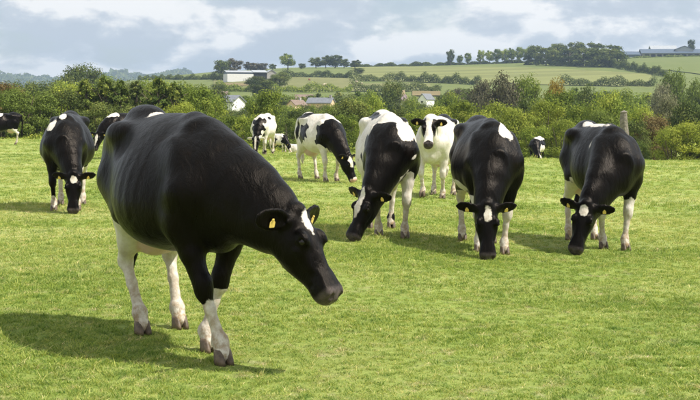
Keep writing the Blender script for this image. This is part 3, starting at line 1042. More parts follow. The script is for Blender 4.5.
b = building("tiled_cottage", 304, 300, 103, "cottage with brown tiled roof seen just above the peach cottage", "house", R(5))
prism("wall", b, -2, 2, -2, 2, -6, .9, 1.7, M_PEACH)
roof(b, -2, 2, -2, 2, .9, 1.8, M_TILE, over=.2)
b = building("gabled_house", 426, 232, 104, "white gabled house with a slate roof on the slope above the white cow", "house", R(-30), .75)
prism("wall", b, -1.1, 1.1, -2.2, 2.2, -6, 1.1, 2.3, M_WHITEWALL, "y")
roof(b, -1.1, 1.1, -2.2, 2.2, 1.1, 2.35, M_SLATE, "y", .16)
windows(b, -2.2, [(-.35, .35, .1, .8)])
b = building("stone_house", 397, 238, 106, "house with a mauve grey roof and pale chimney beside the dark round tree", "house", R(12))
prism("wall", b, -1.4, 1.5, -2, 2, -6, 1.0, 2.0, M_STONE)
roof(b, -1.4, 1.5, -2, 2, 1.0, 2.05, simple_mat("mauve_slate", (0.20, 0.15, 0.15), 0.7, 0.15, 2), over=.2)
box("chimney", b, .9, 1.4, -.3, .3, 1.6, 2.9, M_PEACH)

# the farm on the hill at the right
b = building("cattle_house", 626, 735, None, "low shed with dark blue roof and white wall, left of the hill farm", "farm building", R(3))
box("wall", b, -6, 6, -4, 4, -2, 2.4, M_WHITEWALL)
box("band", b, -6.05, 6.05, -4.08, -3.98, .9, 2.0, M_DARKSTEEL)
roof(b, -6, 6, -4, 4, 2.4, 4.0, M_DARKSTEEL, over=.7)
b = building("great_barn", 671, 735, None, "wide blue grey barn with stepped roofs on the hill at the right", "farm building", R(-4))
box("wall", b, -18, 16, -4, 5, -3, 2.2, M_STONE)
for k in range(9):
    box("bay_opening", b, -16.5 + k * 3.5, -14 + k * 3.5, -4.1, -3.98, -.5, 1.6, M_DARK)
roof(b, -18, 16, -5, 6, 2.3, 4.6, M_DARKSTEEL, over=.8)
prism("upper_hall", b, -11, 3, 6, 15, -2, 5.0, 7.0, M_DARKSTEEL)
roof(b, -11, 3, 6, 15, 5.0, 7.1, M_STEEL, over=.6)
prism("cross_gable", b, 1, 11, -3, 5, 2, 4.4, 6.2, M_STEEL, "y")
roof(b, 1, 11, -3.2, 5, 4.4, 6.3, M_DARKSTEEL, "y", .4)

# old post by the hedge
def make_post():
    r = random.Random(3)
    pts = [(0, 0, -.6), (0, 0, 0), (.01, 0, .6), (.02, .01, 1.2), (.015, 0, 1.8), (.03, 0, 2.12)]
    v, q = tube(pts, [.16, .155, .145, .14, .13, .10], 10)
    v = v + np.random.default_rng(2).normal(0, .008, v.shape)
    n = len(v)
    v = np.concatenate([v, [[.03, 0, 2.17]]])
    t_ = np.array([(n - 10 + k, n - 10 + (k + 1) % 10, n, n) for k in range(10)])
    me = bpy.data.meshes.new("post")
    me.from_pydata([tuple(p) for p in v], [], [tuple(f) for f in q] + [tuple(f[:3]) for f in t_])
    me.materials.append(M_POST)
    x, y = pdir(624.5, 43)
    top = CAM_Z + (112 - 111) / 1270 * 43
    z = gz(x, y)
    root = link("gatepost", me, loc=(x, y, z), scale=(1, 1, (top - z) / 2.17), rot=(0, R(-2.5), 0))
    tag(root, "weathered grey wooden post rising behind the right hand grazing cow", "post")
    cap, cq = tube([(0.03, 0, 2.1), (.03, 0, 2.125), (.03, 0, 2.2)], [.125, .13, .02], 10)
    link("post_cap", mesh_np("post_cap", cap, cq, mat=M_POST, smooth=False), root)


make_post()

# ------------------------------------------------------------------ grass
def make_clump(seed, n, rad, hgt, lean, wide, name):
    r = np.random.default_rng(seed)
    V, Q, T = [], [], []
    for k in range(n):
        a, rr = r.uniform(0, 6.283), rad * math.sqrt(r.uniform(0, 1))
        bx_, by_ = math.cos(a) * rr, math.sin(a) * rr
        h = hgt * r.uniform(0.45, 1.25)
        la, ll = r.uniform(0, 6.283), lean * h * r.uniform(0.2, 1.5)
        dx, dy = math.cos(la), math.sin(la)
        w = wide * r.uniform(.6, 1.3)
        fa = r.uniform(0, 6.283)
        wx, wy = math.cos(fa) * w, math.sin(fa) * w
        t = np.clip(r.normal(.45, .24) + (.4 if r.uniform() < .14 else 0), 0, 1)
        o_ = len(V)
        for s, ws in ((0, 1.0), (.55, .8), (1, .08)):
            px_, py_, pz_ = bx_ + dx * ll * s * s, by_ + dy * ll * s * s, h * (s - .18 * lean * s * s) - .004
            V += [(px_ - wx * ws, py_ - wy * ws, pz_), (px_ + wx * ws, py_ + wy * ws, pz_)]
            T += [t, t]
        Q += [(o_, o_ + 1, o_ + 3, o_ + 2), (o_ + 2, o_ + 3, o_ + 5, o_ + 4)]
    me = mesh_np(name, np.array(V), np.array(Q), mat=M_GRASS, smooth=False)
    attr(me, "tint", T)
    return me


def build_grass():
    src = bpy.data.collections.new("grass_tufts")
    metas = [(20, 0.055, 0.040, 1.1, 0.0026), (22, 0.06, 0.034, 1.4, 0.0030), (18, 0.05, 0.050, 1.0, 0.0025), (22, 0.065, 0.030, 1.6, 0.0034), (14, 0.04, 0.070, 0.9, 0.0028), (20, 0.065, 0.026, 1.3, 0.0038)]
    for i, m_ in enumerate(metas):
        src.objects.link(bpy.data.objects.new("tuft", make_clump(50 + i, *m_, "tuft")))
    r = np.random.default_rng(21)
    P, S, I = [], [], []
    for y0, y1, dens, sc_ in ((4.2, 7, 680, .70), (7, 10, 580, .73), (10, 14, 400, .82), (14, 20, 210, 1.0), (20, 30, 60, 1.25), (30, 45, 24, 1.6), (45, 62, 9, 2.0), (62, 78, 6, 2.4)):
        w0 = 0.31 * y1 + 0.7
        n = int(2 * w0 * (y1 - y0) * dens)
        x = r.uniform(-w0, w0, n)
        y = r.uniform(y0, y1, n)
        P.append(np.stack([x, y, ground(x, y)], 1))
        patch = .5 + .5 * np.sin(x * 1.3 + 2 * np.sin(y * .7)) * np.sin(y * 1.1 + x * .4)
        S.append(sc_ * r.uniform(.65, 1.2, n) * (.75 + .5 * patch))
        I.append(np.where((r.uniform(size=n) < .018 * (.3 + 2 * patch)), 4, np.array([0, 1, 2, 3, 5])[r.integers(0, 5, n)]))
    P, S, I = np.concatenate(P), np.concatenate(S), np.concatenate(I)
    me = bpy.data.meshes.new("grass")
    me.vertices.add(len(P))
    me.vertices.foreach_set("co", P.astype(np.float32).ravel())
    attr(me, "size", S)
    a = me.attributes.new("pick", "INT", "POINT")
    a.data.foreach_set("value", I.astype(np.int32))
    attr(me, "turn", r.uniform(0, 6.283, len(P)))
    me.materials.append(M_GRASS)
    ob = tag(link("grass", me), kind="stuff")
    ng = bpy.data.node_groups.new("grass_scatter", "GeometryNodeTree")
    ng.interface.new_socket("Geometry", in_out="INPUT", socket_type="NodeSocketGeometry")
    ng.interface.new_socket("Geometry", in_out="OUTPUT", socket_type="NodeSocketGeometry")
    gi, go = ng.nodes.new("NodeGroupInput"), ng.nodes.new("NodeGroupOutput")
    ci = ng.nodes.new("GeometryNodeCollectionInfo")
    ci.inputs["Collection"].default_value = src
    ci.inputs["Separate Children"].default_value = True
    ci.inputs["Reset Children"].default_value = True
    ip = ng.nodes.new("GeometryNodeInstanceOnPoints")
    ip.inputs["Pick Instance"].default_value = True

    def named(nm, ty):
        q = ng.nodes.new("GeometryNodeInputNamedAttribute")
        q.data_type = ty
        q.inputs["Name"].default_value = nm
        return q.outputs["Attribute"]
    cx = ng.nodes.new("ShaderNodeCombineXYZ")
    ng.links.new(named("turn", "FLOAT"), cx.inputs["Z"])
    ng.links.new(gi.outputs[0], ip.inputs["Points"])
    ng.links.new(ci.outputs[0], ip.inputs["Instance"])
    ng.links.new(named("pick", "INT"), ip.inputs["Instance Index"])
    ng.links.new(cx.outputs[0], ip.inputs["Rotation"])
    ng.links.new(named("size", "FLOAT"), ip.inputs["Scale"])
    ng.links.new(ip.outputs[0], go.inputs[0])
    md = ob.modifiers.new("grass", "NODES")
    md.node_group = ng


build_grass()

# ------------------------------------------------------------------ haze
def build_haze():
    v = [(x, y, z) for z in (-8, 135) for y in (-75, 3700) for x in (-2450, 2450)]
    f = [(0, 2, 3, 1), (4, 5, 7, 6), (0, 1, 5, 4), (2, 6, 7, 3), (0, 4, 6, 2), (1, 3, 7, 5)]
    me = bpy.data.meshes.new("haze")
    me.from_pydata(v, [], f)
    m, t, o = new_mat("haze_air")
    vol = N(t, "ShaderNodeVolumePrincipled", Density=0.00024, Anisotropy=0.2)
    vol.inputs["Color"].default_value = (0.58, 0.76, 1.0, 1)
    t.links.new(vol.outputs[0], o.inputs["Volume"])
    me.materials.append(m)
    tag(link("haze", me), kind="stuff")


build_haze()

# ------------------------------------------------------------------ cows
# A cow is one continuous hide: an implicit surface of limb, barrel, neck and head shapes blended and meshed.


def V3(*a):
    return np.array(a, float)


def unit(v):
    return v / np.linalg.norm(v)


class Body:
    def __init__(self, lo, hi, h):
        self.h = h
        self.lo = np.array(lo, float)
        n = np.ceil((np.array(hi) - self.lo) / h).astype(int) + 1
        self.n = n
        self.D = np.full(n, 0.5, np.float32)

    def _box(self, lo, hi):
        a = np.clip(np.floor((lo - self.lo) / self.h).astype(int), 0, self.n - 1)
        b = np.clip(np.ceil((hi - self.lo) / self.h).astype(int) + 1, 1, self.n)
        return a, b

    def add(self, lo, hi, f, k, sub=False):
        m = k + 2.5 * self.h
        a, b = self._box(lo - m, hi + m)
        if np.any(b <= a):
            return
        xs = [self.lo[i] + self.h * np.arange(a[i], b[i]) for i in range(3)]
        P = np.stack(np.meshgrid(*xs, indexing="ij"), -1)
        d = f(P).astype(np.float32)
        S = self.D[a[0]:b[0], a[1]:b[1], a[2]:b[2]]
        if sub:
            d = -d
            hh = np.clip(0.5 - 0.5 * (d - S) / -k, 0, 1) if False else np.clip(0.5 + 0.5 * (d - S) / k, 0, 1)
            S[:] = S * (1 - hh) + d * hh + k * hh * (1 - hh)
        else:
            hh = np.clip(0.5 + 0.5 * (S - d) / k, 0, 1)
            S[:] = S * (1 - hh) + d * hh - k * hh * (1 - hh)

    def cone(self, a, b, r1, r2, k=0.04, sub=False):
        a, b = np.asarray(a, float), np.asarray(b, float)
        rm = max(r1, r2)
        f = lambda P: cone_d(P, a, b, r1, r2)
        self.add(np.minimum(a, b) - rm, np.maximum(a, b) + rm, f, k, sub)

    def chain(self, pts, rad, k=0.04):
        for i in range(len(pts) - 1):
            self.cone(pts[i], pts[i + 1], rad[i], rad[i + 1], k)

    def ell(self, c, r, k=0.05, rot=None, sub=False):
        c, r = np.asarray(c, float), np.asarray(r, float)
        M = np.eye(3) if rot is None else rot        # columns are the axes
        e = np.sqrt(((M * r) ** 2).sum(1))

        def f(P):
            q = (P - c) @ M
            k0 = np.sqrt(((q / r) ** 2).sum(-1)) + 1e-6
            k1 = np.sqrt(((q / r ** 2) ** 2).sum(-1)) + 1e-6
            return k0 * (k0 - 1) / k1
        self.add(c - e, c + e, f, k, sub)

    def loft(self, org, M, tab, k=0.05, smooth=3, sq=2.0):
        tab = np.array(tab, float)
        X = np.linspace(tab[0, 0], tab[-1, 0], 160)
        cols = [np.interp(X, tab[:, 0], tab[:, i]) for i in range(1, tab.shape[1])]
        ker = np.ones(2 * smooth + 1) / (2 * smooth + 1)
        cols = [np.convolve(np.pad(c, smooth, mode="edge"), ker, "valid") for c in cols]
        ext = np.array([[x, y, z] for x in (tab[0, 0], tab[-1, 0]) for y in (-tab[:, 3].max() * 1.3, tab[:, 3].max() * 1.3) for z in (tab[:, 2].min(), tab[:, 1].max())])
        W = ext @ M.T + org

        def f(P):
            q = (P - org) @ M
            x = q[..., 0]
            top, bot, w, p = [np.interp(x, X, c) for c in cols[:4]]
            e = np.interp(x, X, cols[4]) if len(cols) > 4 else sq
            zc, a = (top + bot) / 2, np.maximum((top - bot) / 2, 0.01)
            tt = (q[..., 2] - zc) / a
            wl = np.maximum(w * (1 - p * np.clip(tt, -1, 1)), 0.008)
            yy = q[..., 1] / wl
            k0 = (np.abs(yy) ** e + np.abs(tt) ** e) ** (1 / e) + 1e-6
            k1 = np.sqrt((yy / wl) ** 2 + (tt / a) ** 2) + 1e-4
            d = k0 * (k0 - 1) / k1
            dx = np.maximum(np.maximum(X[0] - x, x - X[-1]), 0)
            return np.where(dx > 0, np.sqrt(np.maximum(d, 0) ** 2 + dx ** 2), d)
        self.add(W.min(0), W.max(0), f, k)

    def mesh(self):
        D = self.D
        D[0], D[-1], D[:, 0], D[:, -1], D[:, :, 0], D[:, :, -1] = .1, .1, .1, .1, .1, .1
        ins = D < 0
        n = np.array(D.shape) - 1
        cnt = np.zeros(n, np.int8)
        for dx in (0, 1):
            for dy in (0, 1):
                for dz in (0, 1):
                    cnt += ins[dx:dx + n[0], dy:dy + n[1], dz:dz + n[2]]
        act = np.argwhere((cnt > 0) & (cnt < 8))
        idx = np.full(n, -1, np.int32)
        idx[act[:, 0], act[:, 1], act[:, 2]] = np.arange(len(act))
        c = {}
        for dx in (0, 1):
            for dy in (0, 1):
                for dz in (0, 1):
                    c[dx, dy, dz] = D[act[:, 0] + dx, act[:, 1] + dy, act[:, 2] + dz]
        acc = np.zeros((len(act), 3))
        num = np.zeros(len(act))
        for ax in range(3):
            for u in (0, 1):
                for v in (0, 1):
                    p = [u, v]
                    p.insert(ax, 0)
                    q = list(p)
                    q[ax] = 1
                    a, b = c[tuple(p)], c[tuple(q)]
                    s = (a < 0) != (b < 0)
                    t = np.where(s, a / np.where(s, a - b, 1), 0)
                    pt = np.tile(np.array(p, float), (len(act), 1))
                    pt[:, ax] = t
                    acc += pt * s[:, None]
                    num += s
        verts = (act + acc / num[:, None]) * self.h + self.lo
        quads = []
        for ax in range(3):
            o1, o2 = [i for i in range(3) if i != ax]
            sl0 = [slice(None)] * 3
            sl1 = [slice(None)] * 3
            sl0[ax], sl1[ax] = slice(0, -1), slice(1, None)
            A, B = ins[tuple(sl0)], ins[tuple(sl1)]
            e = np.argwhere(A != B)
            ok = (e[:, o1] > 0) & (e[:, o2] > 0) & (e[:, o1] < n[o1]) & (e[:, o2] < n[o2])
            e = e[ok]
            flip = A[e[:, 0], e[:, 1], e[:, 2]]

            def cell(d1, d2):
                q = e.copy()
                q[:, o1] -= d1
                q[:, o2] -= d2
                return idx[q[:, 0], q[:, 1], q[:, 2]]
            q = np.stack([cell(1, 1), cell(0, 1), cell(0, 0), cell(1, 0)], 1)
            if ax == 1:
                flip = ~flip
            q[~flip] = q[~flip][:, ::-1]
            quads.append(q)
        quads = np.concatenate(quads)
        # one relaxation pass keeps the hide smooth
        for lam in (0.5, -0.3, 0.4):
            s = np.zeros_like(verts)
            w = np.zeros(len(verts))
            for a, b in ((0, 1), (1, 2), (2, 3), (3, 0)):
                for i in range(3):
                    s[:, i] += np.bincount(quads[:, a], verts[quads[:, b], i], len(verts)) + np.bincount(quads[:, b], verts[quads[:, a], i], len(verts))
                w += np.bincount(quads[:, a], minlength=len(verts)) + np.bincount(quads[:, b], minlength=len(verts))
            verts = verts + lam * (s / np.maximum(w, 1)[:, None] - verts)
        return verts, quads


def cone_d(P, a, b, r1, r2):
    ab = b - a
    t = np.clip(((P - a) @ ab) / max(ab @ ab, 1e-9), 0, 1)
    d = np.sqrt(((P - a - t[..., None] * ab) ** 2).sum(-1))
    return d - (r1 + (r2 - r1) * t)


def bez(a, c, b, n):
    t = np.linspace(0, 1, n)[:, None]
    return (1 - t) ** 2 * a + 2 * t * (1 - t) * c + t ** 2 * b


def two_bone(a, b, l1, l2, side):
    """Middle joint between a and b in the fore-aft plane, bending to side (+1 forward)."""
    v = b - a
    L = np.linalg.norm(v)
    if L > (l1 + l2) * 0.995:
        return a + v * l1 / (l1 + l2)
    x = (l1 ** 2 - l2 ** 2 + L ** 2) / (2 * L)
    h = math.sqrt(max(l1 ** 2 - x ** 2, 0))
    u = v / L
    perp = np.array([-u[2], 0, u[0]])
    perp = perp / np.linalg.norm(perp) * side
    if perp[0] * side < 0:
        perp = -perp
    return a + u * x + perp * h


def make_hoof_mesh():
    bm = bmesh.new()
    for s in (-1, 1):
        rings = []
        for z, sx, sy, ox in ((0.0, 0.064, 0.027, 0.012), (0.03, 0.056, 0.026, 0.006), (0.065, 0.043, 0.024, -0.006), (0.085, 0.032, 0.02, -0.012)):
            ring = []
            for k in range(12):
                a = 2 * math.pi * k / 12
                cx = math.cos(a)
                y = math.sin(a) * sy * (1 - 0.25 * max(cx, 0) ** 2)
                ring.append(bm.verts.new((ox + cx * sx, s * 0.0285 + y - s * 0.004 * max(cx, 0), z)))
            rings.append(ring)
        for r0, r1 in zip(rings, rings[1:]):
            for k in range(12):
                f = bm.faces.new((r0[k], r0[(k + 1) % 12], r1[(k + 1) % 12], r1[k]))
                f.smooth = True
        bm.faces.new(rings[-1])
        bm.faces.new(rings[0][::-1])
    me = bpy.data.meshes.new("hoof")
    bm.to_mesh(me)
    bm.free()
    me.materials.append(M_HOOF)
    return me


def make_eye_mesh():
    bm = bmesh.new()
    bmesh.ops.create_uvsphere(bm, u_segments=16, v_segments=10, radius=0.020)
    for f in bm.faces:
        f.smooth = True
    me = bpy.data.meshes.new("eye")
    bm.to_mesh(me)
    bm.free()
    me.materials.append(M_EYE)
    return me


def make_tag_mesh():
    """A flag shaped plastic tag with a neck and a stud, hanging down -Z."""
    bm = bmesh.new()
    out_ = [(-0.012, 0.012), (0.012, 0.012), (0.014, -0.004), (0.03, -0.02), (0.03, -0.064), (0.024, -0.07), (-0.024, -0.07), (-0.03, -0.064), (-0.03, -0.02), (-0.014, -0.004)]
    a = [bm.verts.new((0.002, y, z)) for y, z in out_]
    b = [bm.verts.new((-0.002, y, z)) for y, z in out_]
    bm.faces.new(a)
    bm.faces.new(b[::-1])
    for i in range(len(out_)):
        j = (i + 1) % len(out_)
        bm.faces.new((a[j], a[i], b[i], b[j]))
    r = bmesh.ops.create_cone(bm, cap_ends=True, segments=10, radius1=0.009, radius2=0.007, depth=0.012)
    bmesh.ops.rotate(bm, verts=r["verts"], matrix=Matrix.Rotation(R(90), 3, "Y"))
    bmesh.ops.translate(bm, verts=r["verts"], vec=(0.006, 0, 0.003))
    me = bpy.data.meshes.new("ear_tag")
    bm.normal_update()
    bm.to_mesh(me)
    bm.free()
    me.materials.append(M_TAG)
    return me


ME_HOOF, ME_EYE, ME_TAG = make_hoof_mesh(), make_eye_mesh(), make_tag_mesh()

TORSO = [  # x, top, bottom, half width, pear, squareness
    (-0.86, 1.31, 1.12, 0.05, 0.0, 2.2), (-0.82, 1.36, 1.0, 0.14, 0.0, 2.5), (-0.70, 1.395, 0.88, 0.215, 0.02, 2.6), (-0.52, 1.405, 0.80, 0.27, 0.06, 2.6),
    (-0.36, 1.415, 0.71, 0.31, 0.12, 2.4), (-0.15, 1.428, 0.62, 0.37, 0.2, 2.2), (0.05, 1.430, 0.58, 0.415, 0.28, 2.05), (0.22, 1.418, 0.585, 0.40, 0.34, 2.0),
    (0.38, 1.398, 0.62, 0.34, 0.42, 1.95), (0.52, 1.36, 0.65, 0.275, 0.42, 1.95), (0.66, 1.31, 0.69, 0.24, 0.18, 2.05), (0.78, 1.18, 0.76, 0.18, 0.1, 2.0), (0.86, 1.10, 0.90, 0.07, 0.0, 2.0)]
HEAD = [  # along the face: x, brow side, jaw side, half width, pear
    (-0.06, -0.01, -0.11, 0.045, 0), (-0.02, 0.018, -0.17, 0.080, 0), (0.06, 0.03, -0.235, 0.102, -0.1), (0.14, 0.030, -0.265, 0.108, -0.2),
    (0.21, 0.020, -0.262, 0.099, -0.16), (0.29, 0.004, -0.230, 0.081, 0.0), (0.37, -0.010, -0.196, 0.071, 0.04), (0.43, -0.014, -0.182, 0.080, 0.05),
    (0.49, -0.022, -0.176, 0.087, 0.02), (0.53, -0.040, -0.162, 0.073, 0.0), (0.55, -0.075, -0.125, 0.03, 0)]
I3 = np.eye(3)


def make_cow(px_x, d, heading, label, poll, nose, brow, feet, patches, voxel=0.02, tags=(1, 1), scale=1.0, ears=(0.0, 0.0),
             belly=1.0, group=None, neck_ctrl=None, muzzle_pink=False, tail_side=0.0, base=None, sacrum=0.02, lying=False, hs=1.0):
    """heading: degrees the cow's front is turned to the viewer's right from facing the camera.
    poll: head position (local metres). nose, brow: directions in world axes, turned into the cow's own."""
    th = R(heading)
    F2 = np.array([math.sin(th), -math.cos(th)])
    L2 = np.array([math.cos(th), math.sin(th)])
    if base is None:
        bx, by = pdir(px_x, d)
    else:
        bx, by = base
    bz = gz(bx, by)

    def to_local(v):
        v = np.asarray(v, float)
        return np.array([v[0] * F2[0] + v[1] * F2[1], v[0] * L2[0] + v[1] * L2[1], v[2]])
    P = np.asarray(poll, float)
    ex = unit(to_local(nose))
    ez = to_local(brow)
    ez = unit(ez - ex * (ez @ ex))
    ey = np.cross(ez, ex)
    H = np.stack([ex, ey, ez], 1)
    hp = lambda *q: P + H @ (np.array(q, float) * hs)
    nosept = hp(0.56, 0, -0.09)
    lo = np.minimum(V3(-1.08, -0.62, -0.06), np.minimum(P - 0.36, nosept - 0.16))
    hi = np.maximum(V3(0.98, 0.62, 1.60), np.maximum(P + 0.36, nosept + 0.16))
    lo[2] = -0.06
    B = Body(lo, hi, voxel)
    # barrel, rump, shoulders
    tab = [(a, b, c, w * (belly if -0.45 < a < 0.45 else 1), p, e) for a, b, c, w, p, e in TORSO]
    B.loft(V3(0, 0, 0), I3, tab, 0.03, smooth=6, sq=2.1)
    B.cone((-0.74, 0, 1.36), (0.30, 0, 1.375), 0.045, 0.04, 0.06)
    B.ell((-0.56, 0, 1.375 + sacrum), (0.17, 0.10, 0.075), 0.10)
    B.cone((0.30, 0, 1.37), (0.44, 0, 1.35), 0.045, 0.045, 0.10)
    for s in (-1, 1):
        B.ell((-0.42, s * 0.235, 1.305), (0.12, 0.05, 0.06), 0.12)
        B.ell((-0.21, s * 0.34, 1.25), (0.10, 0.075, 0.075), 0.09, sub=True)
        B.cone((-0.43, s * 0.25, 1.30), (-0.80, s * 0.12, 1.27), 0.035, 0.03, 0.07)
        B.ell((-0.80, s * 0.13, 1.255), (0.06, 0.05, 0.06), 0.08)
        B.ell((-0.60, s * 0.175, 1.08), (0.19, 0.105, 0.27), 0.08)
        sc_r = Matrix.Rotation(R(-22), 3, "Y")
        B.ell((0.50, s * 0.20, 1.06), (0.135, 0.062, 0.25), 0.10, np.array(sc_r))
        B.ell((0.68, s * 0.17, 0.98), (0.10, 0.085, 0.11), 0.08)
        B.cone((0.44, s * 0.075, 1.33), (0.62, s * 0.235, 1.0), 0.04, 0.06, 0.08)
    B.ell((0.66, 0, 0.77), (0.19, 0.125, 0.15), 0.10)
    # udder
    B.ell((-0.43, 0, 0.68), (0.21, 0.165, 0.18), 0.07)
    for s in (-1, 1):
        for x in (-0.36, -0.52):
            B.cone((x, s * 0.07, 0.57), (x, s * 0.072, 0.535), 0.022, 0.014, 0.03)
    # legs
    joints = []
    leg_segs = []
    for i, (fx, fy, lift) in enumerate(feet):       # front right, front left, hind right, hind left
        s = -1 if i % 2 == 0 else 1
        w2 = np.array([bx, by]) + F2 * fx + L2 * fy
        foot = V3(fx, fy, gz(*w2) - bz + lift)
        if i < 2:
            el = V3(0.50 + 0.25 * (fx - 0.56), s * 0.195, 0.80)
            fet = foot + V3(-0.045, 0, 0.125 if lift == 0 else 0.11)
            kn = two_bone(el, fet, 0.385, 0.305, 1)
            seg = [((el + V3(0.03, 0, 0.15)), el, 0.12, 0.11), (el, el * 0.55 + kn * 0.45, 0.108, 0.072), (el * 0.55 + kn * 0.45, kn, 0.068, 0.052), (kn + V3(0.012, 0, 0.04), kn + V3(0.01, 0, -0.03), 0.05, 0.046),
                   (kn, kn * 0.6 + fet * 0.4, 0.041, 0.030), (kn * 0.6 + fet * 0.4, fet, 0.030, 0.037), (fet, fet, 0.043, 0.043), (fet, foot + V3(-0.005, 0, 0.055), 0.042, 0.047)]
        else:
            st = V3(-0.40 + 0.35 * (fx + 0.62), s * 0.19, 0.80)
            fet = foot + V3(-0.05, 0, 0.135)
            hk = two_bone(st, fet, 0.43, 0.375, -1)
            seg = [(V3(-0.55, s * 0.17, 1.0), st, 0.17, 0.12), (st, st * 0.5 + hk * 0.5, 0.125, 0.075), (V3(-0.68, s * 0.15, 0.95), st * 0.3 + hk * 0.7, 0.10, 0.055), (st * 0.5 + hk * 0.5, hk, 0.07, 0.046),
                   (hk + V3(-0.035, 0, 0.05), hk + V3(-0.02, 0, -0.02), 0.038, 0.042), (hk, hk * 0.55 + fet * 0.45, 0.042, 0.032), (hk * 0.55 + fet * 0.45, fet, 0.032, 0.038), (fet, fet, 0.044, 0.044), (fet, foot + V3(-0.005, 0, 0.055), 0.043, 0.048)]
        if lying:       # legs folded under the body
            k0 = V3(0.62, s * 0.26, 0.72) if i < 2 else V3(-0.30, s * 0.34, 0.72)
            k1 = k0 + V3(0.22, s * 0.02, -0.08) if i < 2 else k0 + V3(-0.30, s * 0.08, -0.08)
            seg = [(k0, k1, 0.10, 0.06), (k1, k1 + V3(-0.28 if i < 2 else 0.34, s * 0.02, -0.02), 0.055, 0.045)]
            foot = V3(k1[0] + (-0.28 if i < 2 else 0.34), k1[1] + s * 0.02, 0.0)
        for a, b, r1, r2 in seg:
            B.cone(a, b, r1, r2, 0.03 if r1 < 0.09 else 0.06)
        if lying:
            leg_segs.append(seg)
            joints.append(foot)
            continue
        B.cone(fet + V3(-0.045, 0.025, -0.005), fet + V3(-0.055, 0.025, -0.025), 0.016, 0.012, 0.015)
        B.cone(fet + V3(-0.045, -0.025, -0.005), fet + V3(-0.055, -0.025, -0.025), 0.016, 0.012, 0.015)
        leg_segs.append(seg)
        joints.append(foot)
    # neck
    c0, c1 = V3(0.36, 0, 1.262), hp(-0.01, 0, -0.055)
    b0, b1 = V3(0.66, 0, 0.94), hp(0.075, 0, -0.175)
    if neck_ctrl is None:
        cc = (c0 + c1) / 2 + V3(0.10, 0, 0.10)
        bc = (b0 + b1) / 2 + V3(0.04, 0, 0.01)
    else:
        cc, bc = np.asarray(neck_ctrl[0], float), np.asarray(neck_ctrl[1], float)
    n = 7
    cp, bp = bez(c0, cc, c1, n), bez(b0, bc, b1, n)
    t = np.linspace(0, 1, n)
    B.chain(cp, 0.115 - 0.042 * t, 0.09)
    B.chain(bp, 0.165 - 0.088 * t, 0.09)
    B.chain((cp + bp) / 2, 0.16 - 0.070 * t, 0.09)
    for s in (-1, 1):       # neck muscle over the shoulder
        B.chain([V3(0.52, s * 0.12, 1.12), (cp[3] * 0.6 + bp[3] * 0.4) + V3(0, s * 0.03, 0)], [0.10, 0.105], 0.12)
    # head
    HB = 0.022
    B.loft(P, H, [(a * hs, b * hs, c * hs, w * hs, p) for a, b, c, w, p in HEAD], 0.035, smooth=5, sq=2.25)
    B.ell(hp(-0.025, 0, 0.015), (0.045, 0.055, 0.04), 0.035, H)
    for s in (-1, 1):
        B.ell(hp(0.165, s * 0.092, 0.004), (0.05, 0.026, 0.032), 0.03, H)
        B.ell(hp(0.12, s * 0.062, -0.14), (0.10, 0.042, 0.075), 0.05, H)
        B.cone(hp(0.22, s * 0.085, -0.045), hp(0.33, s * 0.062, -0.07), 0.02, 0.015, 0.03)
        B.ell(hp(0.505, s * 0.05, -0.06), (0.035, 0.03, 0.03), 0.025, H)
        B.ell(hp(0.538, s * 0.046, -0.056), (0.028, 0.015, 0.019), 0.012, H, sub=True)
        B.cone(hp(0.545, s * 0.02, -0.118), hp(0.40, s * 0.078, -0.122), 0.006, 0.005, 0.012, sub=True)
        B.ell(hp(0.186, s * 0.116, -0.006), (0.026, 0.014, 0.016), 0.012, H, sub=True)
        B.cone(hp(0.150, s * 0.112, 0.012), hp(0.205, s * 0.106, 0.016), 0.011, 0.009, 0.015)
        B.cone(hp(0.160, s * 0.114, -0.028), hp(0.205, s * 0.106, -0.024), 0.008, 0.007, 0.012)
        B.cone(hp(0.20, s * 0.095, -0.075), hp(0.32, s * 0.070, -0.095), 0.022, 0.012, 0.02)
        B.cone(hp(0.38, s * 0.052, -0.04), hp(0.48, s * 0.062, -0.055), 0.012, 0.020, 0.03)
    B.ell(hp(0.47, 0, -0.135), (0.06, 0.055, 0.035), 0.03, H)
    # ears
    ear_pts = []
    for j, s in enumerate((-1, 1)):
        droop = ears[j]
        e = unit(np.array([-0.18 + 0.0 * droop, s * 0.95, -0.12 - droop]))
        fwd = np.array([0.75, s * 0.25, 0.55])
        fwd = unit(fwd - e * (fwd @ e))
        up = np.cross(e, fwd)
        E = H @ np.stack([e, up, fwd], 1)
        c = hp(0.015, s * 0.085, -0.03) + E[:, 0] * 0.115
        th_ = max(0.02, voxel * 1.0)
        B.cone(hp(0.02, s * 0.07, -0.03), hp(0.02, s * 0.07, -0.03) + E[:, 0] * 0.06, 0.04, 0.032, 0.03)
        B.ell(c, (0.128, 0.070, th_), 0.02, E)
        if voxel < 0.016:
            B.ell(c + E[:, 2] * 0.017 + E[:, 0] * 0.005, (0.105, 0.047, 0.015), 0.012, E, sub=True)
        ear_pts.append((c, E, th_))
    # tail
    tl = [V3(-0.80, 0, 1.36), V3(-0.885, tail_side * .2, 1.30), V3(-0.92, tail_side * .5, 1.08), V3(-0.915, tail_side * .8, 0.78), V3(-0.90, tail_side, 0.58)]
    rt = max(0.0, voxel - 0.013)
    B.chain(tl, [0.045, 0.036 + rt, 0.026 + rt, 0.021 + rt, 0.021 + rt], 0.03)
    B.chain([tl[-1], V3(-0.90, tail_side * 1.05, 0.46), V3(-0.895, tail_side * 1.05, 0.34)], [0.024 + rt, 0.045, 0.016 + rt], 0.02)

    v, q = B.mesh()
